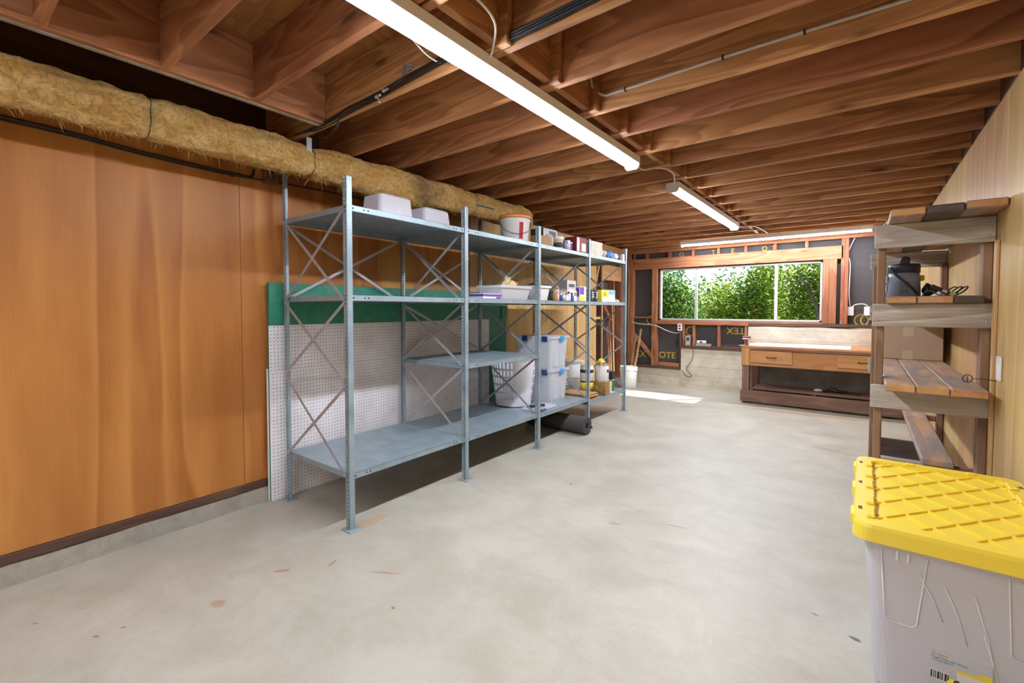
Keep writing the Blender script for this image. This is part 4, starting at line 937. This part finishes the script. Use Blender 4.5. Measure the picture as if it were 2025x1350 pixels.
# ---- floor roll
t = thing('rubber_mat_roll', 'rolled dark grey rubber mat pushed under the shelving on the floor', 'mat roll', (-2.31, 4.44, .101), -.03)
ri, ro, turns, pts = .036, .094, 5, []
for i in range(120):
    a = 2 * pi * turns * i / 119; pts.append((ri + (ro - ri) * i / 119, a - pi * .2))
g = G(); vs = []; th = .0105
for r_, a in pts:
    for rr in (r_ - th * .5, r_ + th * .48):
        for x in (0, -.78): vs.append((x, rr * cos(a), rr * sin(a)))
fs = []
for i in range(119):
    o = i * 4; fs += [(o, o + 4, o + 5, o + 1), (o + 2, o + 3, o + 7, o + 6), (o, o + 2, o + 6, o + 4), (o + 1, o + 5, o + 7, o + 3)]
fs += [(0, 1, 3, 2), (476, 478, 479, 477)]
g.add(vs, fs, 0, True).build('rolled_sheet', 'mat_rubber', t)
G().strip((-.39, .093, -.02), (-.39, .115, -.055), (1, 0, 0), .006, .78).build('loose_edge', 'mat_rubber', t)

# ---- corner beyond the shelving
t = thing('white_bucket', 'white bucket on the floor in the far corner holding long sticks', 'bucket', (-3.17, 7.60, 0))
G().lathe([(.0005, 0), (.125, 0), (.13, .006), (.145, .37), (.139, .372), (.126, .012), (.0005, .012)], 28).build('body', 'white_plastic', t); G().lathe([(.144, .30), (.155, .302), (.155, .318), (.145, .32)], 28).build('rim_band', 'white_plastic', t)
for i, (dx, dy, tx, ty, L, m) in enumerate(((.05, .02, .14, .18, 1.0, 'stick'), (-.02, .06, .02, .26, .85, 'stick'))):
    t = thing('stick', ('longer', 'shorter')[i] + ' brown wooden stick standing in the far white bucket', 'stick', (-3.17 + dx, 7.60 + dy, .014), group='sticks in the far corner')
    G().strip((0, 0, 0), (tx * .6, ty, L), (0, 1, 0), .03, .018).build('shaft', m, t, grain='z')
for i, (y, L) in enumerate(((7.30, .95), (7.38, 1.05), (7.50, 1.45))):
    t = thing('leaning_lath', ('short lath', 'middle lath', 'tall thin lath')[i] + ' leaning in the felt lined stud bay behind the shelving', 'lath', (-3.39, y, .105), group='laths in the stud bay')
    G().strip((0, 0, 0), (-.10, .10, L), (0, 1, 0), .035 if i < 2 else .014, .02).build('lath', 'stick' if i < 2 else 'stud_light', t, grain='z')

# ================================================================== PLANK RACK (right side)
RY0, RY1 = 3.58, 5.40
RK = thing('plank_rack', 'rough timber rack with grey weathered cross boards and plank shelves against the wall', 'rack', (.06, RY0, 0))
def rb(name, mat, lo, hi, b=.004, grain=None):
    return board(name, mat, (lo[0] - .06, lo[1] - RY0, lo[2]), (hi[0] - .06, hi[1] - RY0, hi[2]), RK, b, grain)
def nails(o, pts):
    """pts: local to the board's centre on its camera side"""
    for x, y, z in pts: G().cyl((x, y - .002, z), .004, .003, 8, 0, 'y').build('nail_head', 'galv', o)
for y in (RY0 + .02, RY1 - .09):
    rb('post', 'rack_post', (.062, y, 0), (.100, y + .089, 1.86 if y < 4 else 1.74)); rb('post', 'rack_post', (.505, y, 0), (.543, y + .089, 1.74))
for y0, y1, first in ((RY0 - .02, RY0 + .018, True), (RY1 + .001, RY1 + .039, False)):
    for z0, z1 in ((1.722, 1.858), (1.256, 1.391), (.768, .905)):
        o = rb('cross_board', 'weathered', (.044, y0, z0), (.546, y1, z1))
        if first: nails(o, [(-.225, -.019, .03), (-.225, -.019, -.035), (.225, -.019, .03), (.225, -.019, -.035)])
rb('cross_board', 'plank_dark', (.10, RY1 + .001, .03), (.46, RY1 + .039, .19)); rb('cleat', 'rack_post', (.30, RY1 - .05, .40), (.504, RY1 - .012, .444)); rb('cleat', 'rack_post', (.30, RY0 + .11, .40), (.545, RY0 + .148, .444))
rb('low_plank', 'plank_worn', (.285, RY0 + .06, .445), (.425, RY1 - .02, .483), .006)
def planks(z, y0, y1, xs, mats, ends, dz=(0, 0, 0)):
    for (a, b), m, e, d in zip(xs, mats, ends, dz):
        o = rb('shelf_plank', m, (a, y0, z + d), (b, y1, z + .041 + d), .005)
        w_ = (b - a) / 2 - .006; G().box((-w_, -(y1 - y0) / 2 - .0012, -.0155), (w_, -(y1 - y0) / 2 + .002, .0155)).build('cut_end', e, o)
planks(1.859, 3.29, 5.42, ((.105, .248), (.251, .393), (.397, .543)), ('plank_worn', 'plank_dark', 'plank_worn'), ('cut_end', 'plank_dark', 'cut_end'), (0, .001, .006))
planks(1.392, 3.50, 5.42, ((.104, .236), (.239, .386), (.389, .503)), ('plank_worn', 'plank_worn', 'plank_dark'), ('cut_end', 'cut_end', 'plank_dark'))
planks(.906, 3.31, 5.42, ((.103, .229), (.232, .362), (.365, .503)), ('plank_worn', 'plank_worn', 'plank_worn'), ('cut_end', 'cut_end', 'cut_end'), (0, .0, .0))
# things on the rack
zs2 = 1.434
t = thing('shop_vacuum', 'small grey bucket vacuum with black shoulder strap on the rack shelf', 'vacuum', (.195, 3.83, zs2))
G().lathe([(.0005, 0), (.074, 0), (.080, .008), (.076, .12), (.072, .155), (.0005, .155)], 32).build('canister', 'vac_grey', t)
G().lathe([(.073, .15), (.0765, .152), (.0765, .195), (.070, .205), (.0005, .207)], 40).build('motor_head', 'vac_dark', t)
for k in range(30):
    a = 2 * pi * k / 30; G().box((-.0012, -.0012, .165), (.0012, .0012, .192)).xf(Matrix.Translation((.0768 * cos(a), .0768 * sin(a), 0))).build('grip_rib', 'vac_dark', t) if k % 2 == 0 and a > pi else None
G().tube(smooth_path([(-.012, 0, .205), (-.012, 0, .238), (.0, 0, .246), (.016, 0, .238), (.016, 0, .207)], 5), .010, 8).build('carry_handle', 'vac_dark', t)
G().prism([(-.010, 0), (.022, 0), (.022, .024), (.004, .034), (-.024, .014)], 'y', -.014, .014).xf(Matrix.Translation((0, 0, .205))).build('nozzle_port', 'vac_dark', t)
g = G()
for i in range(14):
    a0 = -2.55 + i * .13; a1 = a0 + .13; r = .083; z = lambda a: .165 - (a + 2.55) * .085
    g.add([((r) * cos(a), r * sin(a), z(a) + d) for a, d in ((a0, 0), (a1, 0), (a1, .02), (a0, .02))] + [((r - .004) * cos(a), (r - .004) * sin(a), z(a) + d) for a, d in ((a0, 0), (a1, 0), (a1, .02), (a0, .02))], [(0, 1, 2, 3), (7, 6, 5, 4), (3, 2, 6, 7), (0, 4, 5, 1)])
g.build('shoulder_strap', 'black_plastic', t)
gv = G()
for r_ in range(7):
    for c_ in range(8):
        a = -1.85 + c_ * .075 + (r_ % 2) * .037; z = .028 + r_ * .010; rr = .0795 - z * .03
        gv.box((-.0018, -.0006, -.0022), (.0018, .0006, .0022)); n0 = len(gv.v) - 8; gv.xf(Matrix.Translation((rr * cos(a), rr * sin(a), z)) @ Matrix.Rotation(a + pi / 2, 4, 'Z'), n0)
o = gv.build('vent_grille', 'hole', t); o['kind'] = 'stuff'
G().box((-.094, -.02, .085), (-.076, .02, .135), 0, .004).build('latch', 'vac_pale', t); G().box((-.092, -.015, .03), (-.078, .015, .075), 0, .004).build('latch', 'vac_pale', t)
G().box((.072, .0, .10), (.096, .03, .135), 0, .006).build('outlet_tab', 'lime', t)
t = thing('blower_nozzle', 'black funnel shaped nozzle lying against the vacuum', 'nozzle', (.300, 3.86, zs2 + .0005)); G().lathe([(.012, -.02), (.045, .0), (.045, .006), (.010, .055), (.008, .05)], 20, (0, 0, .042), axis='x').build('cone', 'black_plastic', t); G().box((-.018, -.012, 0), (.02, .012, .012)).build('foot', 'black_plastic', t)
cable('nozzle_lead', 'thin grey lead curving from the vacuum over the planks', [(.275, 3.72, zs2 + .006), (.29, 3.70, zs2 + .03), (.315, 3.68, zs2 + .03), (.335, 3.66, zs2 + .008), (.35, 3.66, zs2 + .006)], .0035, 'dark_grey')
t = thing('battery_grip', 'black and yellow tool grip lying tilted on the rack shelf', 'tool', (.365, 3.78, zs2 + .003))
G().strip((-.048, 0, .062), (.03, 0, .016), (0, 1, 0), .022, .03).build('grip', 'black_plastic', t); G().strip((-.0, -.017, .035), (.02, -.017, .022), (0, 1, 0), .014, .004).build('plate', 'tin', t); G().strip((.022, 0, .022), (.052, 0, .006), (0, 1, 0), .02, .026).build('yellow_tip', 'lime', t)
t = thing('cord_coil', 'coiled black cord behind the tool grip on the rack', 'cord', (.41, 3.92, zs2)); G().tube([(.03 * cos(a) + .004 * a, .02 * sin(a), .035 + .028 * sin(a * 1.0 + 1)) for a in [i * .4 for i in range(40)]], .004, 6).build('coil', 'black_cable', t)
t = thing('moving_box', 'large taped cardboard box at the far end of the middle plank shelf', 'box', (.305, 5.13, .948))
G().box((-.20, -.12, 0), (.196, .24, .295), 0, .004).build('carton', 'box_card', t); G().box((-.045, -.1212, 0), (.018, -.119, .075)).build('tape', 'tape', t); G().box((-.045, -.1212, .19), (.018, -.119, .295)).build('tape', 'tape', t); G().box((-.045, -.12, .294), (.018, .24, .2962)).build('tape', 'tape', t)
t = thing('wall_switch', 'white switch plate on the plywood beside the rack', 'switch', (XR - .001, 3.375, 1.06)); G().box((-.010, -.042, -.062), (0, .042, .062), 0, .003).build('plate', 'white_plastic', t); G().box((-.014, -.010, -.022), (-.009, .010, .022)).build('toggle', 'white_plastic', t)
t = thing('wire_hook', 'rusty wire hook with a looped eye sticking out from the switch', 'hook', (XR - .012, 3.38, .995)); G().tube([(0, 0, 0), (-.05, .02, .004), (-.085, .03, .002)], .0022, 6).build('shank', 'staple', t)
G().tube([(-.10 + .018 * cos(a), .032, .0 + .02 * sin(a)) for a in [2 * pi * i / 18 for i in range(19)]], .0026, 6, cap=False).build('eye', 'staple', t); G().tube([(-.10, .03, .014), (-.10, .03, -.016)], .0022, 6).build('tongue', 'staple', t)

# ================================================================== WORKBENCH
BY = 7.42
BN = thing('workbench', 'old wooden workbench with two front drawers and white topped surface under the window', 'workbench', (-1.38, BY, 0))
def bb(name, mat, lo, hi, b=.004, par=None): return board(name, mat, (lo[0] + 1.38, lo[1] - BY, lo[2]), (hi[0] + 1.38, hi[1] - BY, hi[2]), par or BN, b)
XE = .40
bb('top_board', 'bench_wood', (-1.385, BY - .015, .800), (XE, BY + .36, .832)); bb('top_board', 'bench_wood', (-1.385, BY + .362, .800), (XE, BY + .735, .832))
bb('white_top_sheet', 'white_top', (-1.30, BY - .005, .8325), (-.12, BY + .72, .838), .001)  # white sheet, its brightness also stands for glare on the bench top
bb('edge_strip', 'bench_dark', (-1.27, BY - .010, .772), (XE, BY + .006, .799))
bb('apron', 'bench_wood', (-1.375, BY + .012, .545), (XE, BY + .04, .770))
bb('corner_block', 'bench_wood', (-1.380, BY - .006, .545), (-1.276, BY + .011, .80))
for a, b, hx in ((-1.265, -.750, -1.00), (-.255, .27, .02)):
    o = bb('drawer', 'bench_wood', (a, BY - .008, .592), (b, BY + .010, .765), .005)
    cxx = hx - (a + b) / 2
    G().tube(smooth_path([(cxx - .055, -.010, 0), (cxx - .035, -.032, -.004), (cxx + .035, -.032, -.004), (cxx + .055, -.010, 0)], 4), .006, 6).build('handle', 'staple', o)
    for s_ in (-.055, .055): G().cyl((cxx + s_, -.014, -.002), .009, .006, 8, 0, 'y').build('handle_mount', 'staple', o)
for x in (-1.37, .28):
    bb('leg', 'bench_dark', (x, BY + .010, .02), (x + .089, BY + .10, .544)); bb('leg', 'bench_dark', (x + .03, BY + .60, 0), (x + .119, BY + .69, .798))
bb('front_stretcher', 'bench_dark', (-1.385, BY - .03, .025), (XE, BY + .009, .19), .006)
bb('foot_block', 'bench_dark', (-1.36, BY + .0, 0), (-1.24, BY + .09, .019)); bb('foot_block', 'plank_dark', (-.10, BY - .01, 0), (-.02, BY + .06, .024))
bb('cross_bearer', 'bench_dark', (-1.28, BY + .012, .15), (-1.24, BY + .70, .19)); bb('cross_bearer', 'bench_dark', (-.52, BY + .012, .15), (-.48, BY + .70, .19)); bb('cross_bearer', 'bench_dark', (.22, BY + .012, .15), (.26, BY + .70, .19))
for k in range(3): bb('lower_shelf_board', 'bench_dark', (-1.24, BY + .11 + k * .16, .191), (XE, BY + .255 + k * .16, .213))
t = thing('vise', 'small red bench vise clamped on the corner of the workbench', 'vise', (-1.325, BY + .06, .8325), .1)
G().box((-.03, -.04, 0), (.03, .05, .03), 0, .004).build('base', 'vise_red', t); G().prism([(-.028, .03), (.028, .03), (.022, .09), (-.022, .09)], 'x', -.018, .018).build('column', 'vise_red', t)
G().box((-.05, -.075, .09), (.05, -.04, .135), 0, .004).build('front_jaw', 'vise_red', t); G().box((-.05, -.025, .09), (.05, .05, .135), 0, .006).build('rear_jaw', 'vise_red', t)
G().cyl((0, -.15, .10), .009, .14, 10, 0, 'y').build('screw', 'tin', t); G().cyl((-.045, -.14, .10), .005, .09, 8, 0, 'x').build('tommy_bar', 'tin', t)
t = thing('paper_scrap', 'torn white paper scrap hanging off the bench corner', 'paper', (-1.36, BY + .01, .833)); G().prism([(-.06, -.03), (.02, -.045), (.05, .02), (-.01, .05), (-.05, .03)], 'z', 0, .0012).build('sheet', 'paper_white', t)
t = thing('black_tool', 'black tangled tool left on the low shelf of the workbench', 'tool', (-.30, BY + .30, .2135)); G().tube(smooth_path([(-.10, -.05, .02), (-.03, .0, .045), (.05, -.02, .03), (.14, .02, .016)], 5), [.02] * 5 + [.03] * 5 + [.02] * 6, 8).build('body', 'black_plastic', t); G().tube(smooth_path([(.12, .02, .015), (.22, -.03, .012), (.30, .02, .010)], 5), .008, 6).build('lead', 'black_cable', t)
t = thing('rag', 'small pale rag on the low shelf of the workbench', 'rag', (-.47, BY + .28, .2135)); crumple('ivory', .05, .04, .022, 51, t, 'fold')

# ================================================================== STORAGE TOTE (foreground)
TX, TY, TZ = -.012, 1.985, .628
TT = thing('storage_tote', 'large clear plastic tote with bright yellow ribbed lid in the foreground', 'tote', (.26, 2.44, 0))
def tl(x, y): return x - .26, y - 2.44
x0, y0_ = tl(.018, 2.03); x1, y1_ = tl(.508, 2.865)
rbox(G(), x0, x1, y0_, y1_, .004, .575, .040, .085, .05, 0, .004, 6).build('body', 'tote_clear', TT, fix=True)
# moulded ribs on the front wall (the wall leans inwards towards the floor)
def fy(z): return y0_ + .085 * (1 - (z - .004) / .571) - .0035
def fr(pts, r=.0022, name='moulded_rib'): G().tube([(px, fy(pz), pz) for px, pz in pts], r, 5).build(name, 'tote_rib', TT)
for c in (-.135, .165):
    fr([(c - .062, .555), (c - .045, .29), (c - .032, .275), (c + .028, .275), (c + .038, .29), (c + .058, .555)])
    for dx in (-.022, .006): G().box((c + dx, fy(.53) - .004, .51), (c + dx + .006, fy(.53) + .004, .56)).build('moulded_rib', 'tote_rib', TT)
for c, z0, z1 in ((-.095, .47, .33), (-.035, .46, .27), (.035, .45, .18), (.06, .33, .06), (.15, .40, .20)): fr([(c, z0), (c + .035, (z0 + z1) / 2), (c + .06, z1)], .0018)
G().box((x0 + .02, y0_ - .012, .545), (x1 - .02, y0_ + .004, .575), 0, .004).build('rim_flange', 'tote_clear', TT)
# lid
LX0, LX1, LY0, LY1 = tl(TX, 0)[0], tl(.538, 0)[0], tl(0, TY)[1], tl(0, 2.905)[1]
g = G(); rbox(g, LX0, LX1, LY0, LY1, .572, TZ - .012, -.004, -.004, .05, 0, None, 6); g.build('lid', 'tote_yellow', TT); lid = TT.children[-1]
inn = .060
g = G(); rbox(g, LX0 + .004, LX1 - .004, LY0 + .004, LY1 - .004, TZ - .012, TZ, .004 * -1, -.004, .048, 0, None, 6)
m = 28; n0 = len(g.v)
rbox(g, LX0 + inn, LX1 - inn, LY0 + inn, LY1 - inn, TZ - .012, TZ, 0, 0, .03, 0, None, 6)
g.f = [f for f in g.f if len(f) == 4]; g.f += [(m + k, m + (k + 1) % m, n0 + m + (k + 1) % m, n0 + m + k) for k in range(m)]; g.m = [0] * len(g.f); g.s = [False] * len(g.f)
g.build('raised_border', 'tote_yellow', lid)
cx0, cx1, cy0, cy1 = LX0 + inn, LX1 - inn, LY0 + inn, LY1 - inn; sp_ = .165
def clip(p, d):
    tmin, tmax = -9, 9
    for i, (a, b) in enumerate(((cx0, cx1), (cy0, cy1))):
        if abs(d[i]) < 1e-6: continue
        ta, tb = (a - p[i]) / d[i], (b - p[i]) / d[i]; tmin = max(tmin, min(ta, tb)); tmax = min(tmax, max(ta, tb))
    return (tmin, tmax) if tmax - tmin > .03 else None
for sgn, ang in ((1, 52), (-1, -52)):
    d = (cos(radians(ang)), sin(radians(ang))); nrm = (-d[1], d[0])
    for k in range(-8, 9):
        p = ((cx0 + cx1) / 2 + nrm[0] * (k + .5) * sp_ * .62, (cy0 + cy1) / 2 + nrm[1] * (k + .5) * sp_ * .62); c = clip(p, d)
        if c: G().strip((p[0] + d[0] * c[0], p[1] + d[1] * c[0], TZ - .0095), (p[0] + d[0] * c[1], p[1] + d[1] * c[1], TZ - .0095), (0, 0, 1), .010, .007 if sgn > 0 else .0066).build('lid_rib', 'tote_yellow', lid)
for y in (-.34, -.20, .0, .16, .33):
    for x, s_ in ((LX0 + .047, 1), (LX1 - .047, -1)): G().box((x - .014, y - .05, TZ - .001), (x + .014, y + .035, TZ + .010), 0, .005).build('border_step', 'tote_yellow', lid)
for y in (-.30, .02, .34):
    G().box((LX0 + .012, y - .016, TZ - .0008), (LX0 + .024, y + .016, TZ + .0008)).build('strap_slot', 'rust', lid); G().box((LX1 - .024, y - .016, TZ - .0008), (LX1 - .012, y + .016, TZ + .0008)).build('strap_slot', 'rust', lid)
    G().box((LX0 - .010, y - .045, .578), (LX0 + .004, y + .045, TZ - .012), 0, .003).build('side_catch', 'tote_yellow', lid)
for k in range(2): G().box((-.09 + k * .2, LY1 - .055, TZ - .001), (-.06 + k * .2, LY1 - .035, TZ + .010), 0, .004).build('border_step', 'tote_yellow', lid)
# product label on the front wall
def onf(x, z, dx, dz, name, mat, par, e=.0006): 
    G().add([(x, fy(z) - .001 - e, z), (x + dx, fy(z) - .001 - e, z), (x + dx, fy(z + dz) - .001 - e, z + dz), (x, fy(z + dz) - .001 - e, z + dz), (x, fy(z) - .001, z), (x + dx, fy(z) - .001, z), (x + dx, fy(z + dz) - .001, z + dz), (x, fy(z + dz) - .001, z + dz)], [(0, 1, 2, 3), (7, 6, 5, 4), (0, 4, 5, 1), (2, 6, 7, 3), (1, 5, 6, 2), (0, 3, 7, 4)]).build(name, mat, par); return par.children[-1]
lb0 = onf(-.06, .09, .145, .130, 'product_label', 'bin_clear', TT, .0004)
onf(0.005, 0.100, .08, .065, 'label_panel', 'paper_white', lb0, .0010); onf(0.005, 0.165, .08, .010, 'label_panel', 'yellow_label', lb0, .0012); onf(0.055, 0.167, .03, .020, 'label_panel', 'yellow_label', lb0, .0016)
onf(-0.060, 0.115, .05, .035, 'barcode_panel', 'paper_white', lb0, .0010)
for i, (a, w_) in enumerate(((.002, .004), (.009, .002), (.013, .002), (.018, .005), (.025, .002), (.029, .003), (.036, .005), (.043, .003))): onf(-.059 + a, .119, w_, .027, 'barcode_bar', 'ink', lb0, .0016)
tilt = (radians(90 - 8.5), 0, 0)
def lt(s_, x, z, size, mat): text('lettering', s_, mat, lb0, (x - .015, fy(z + .085) - .0035, z + .085), tilt, size, .0002)
lt('55 Gallon', -.043, .122, .011, 'print_orange'); lt('Tough Tote with Wheels', -.043, .110, .0085, 'print_blue'); lt('Clear with yellow lid', -.040, .101, .006, 'print_blue')
G().cyl((.0, 0, 0), .024, .001, 24, 0, 'y').xf(Matrix.Translation((.007, fy(.12) - .0035, .12))).build('round_badge', 'yellow_label', lb0); G().cyl((0, 0, 0), .009, .001, 16, 0, 'y').xf(Matrix.Translation((.007, fy(.127) - .0046, .127))).build('round_badge', 'ink', lb0)
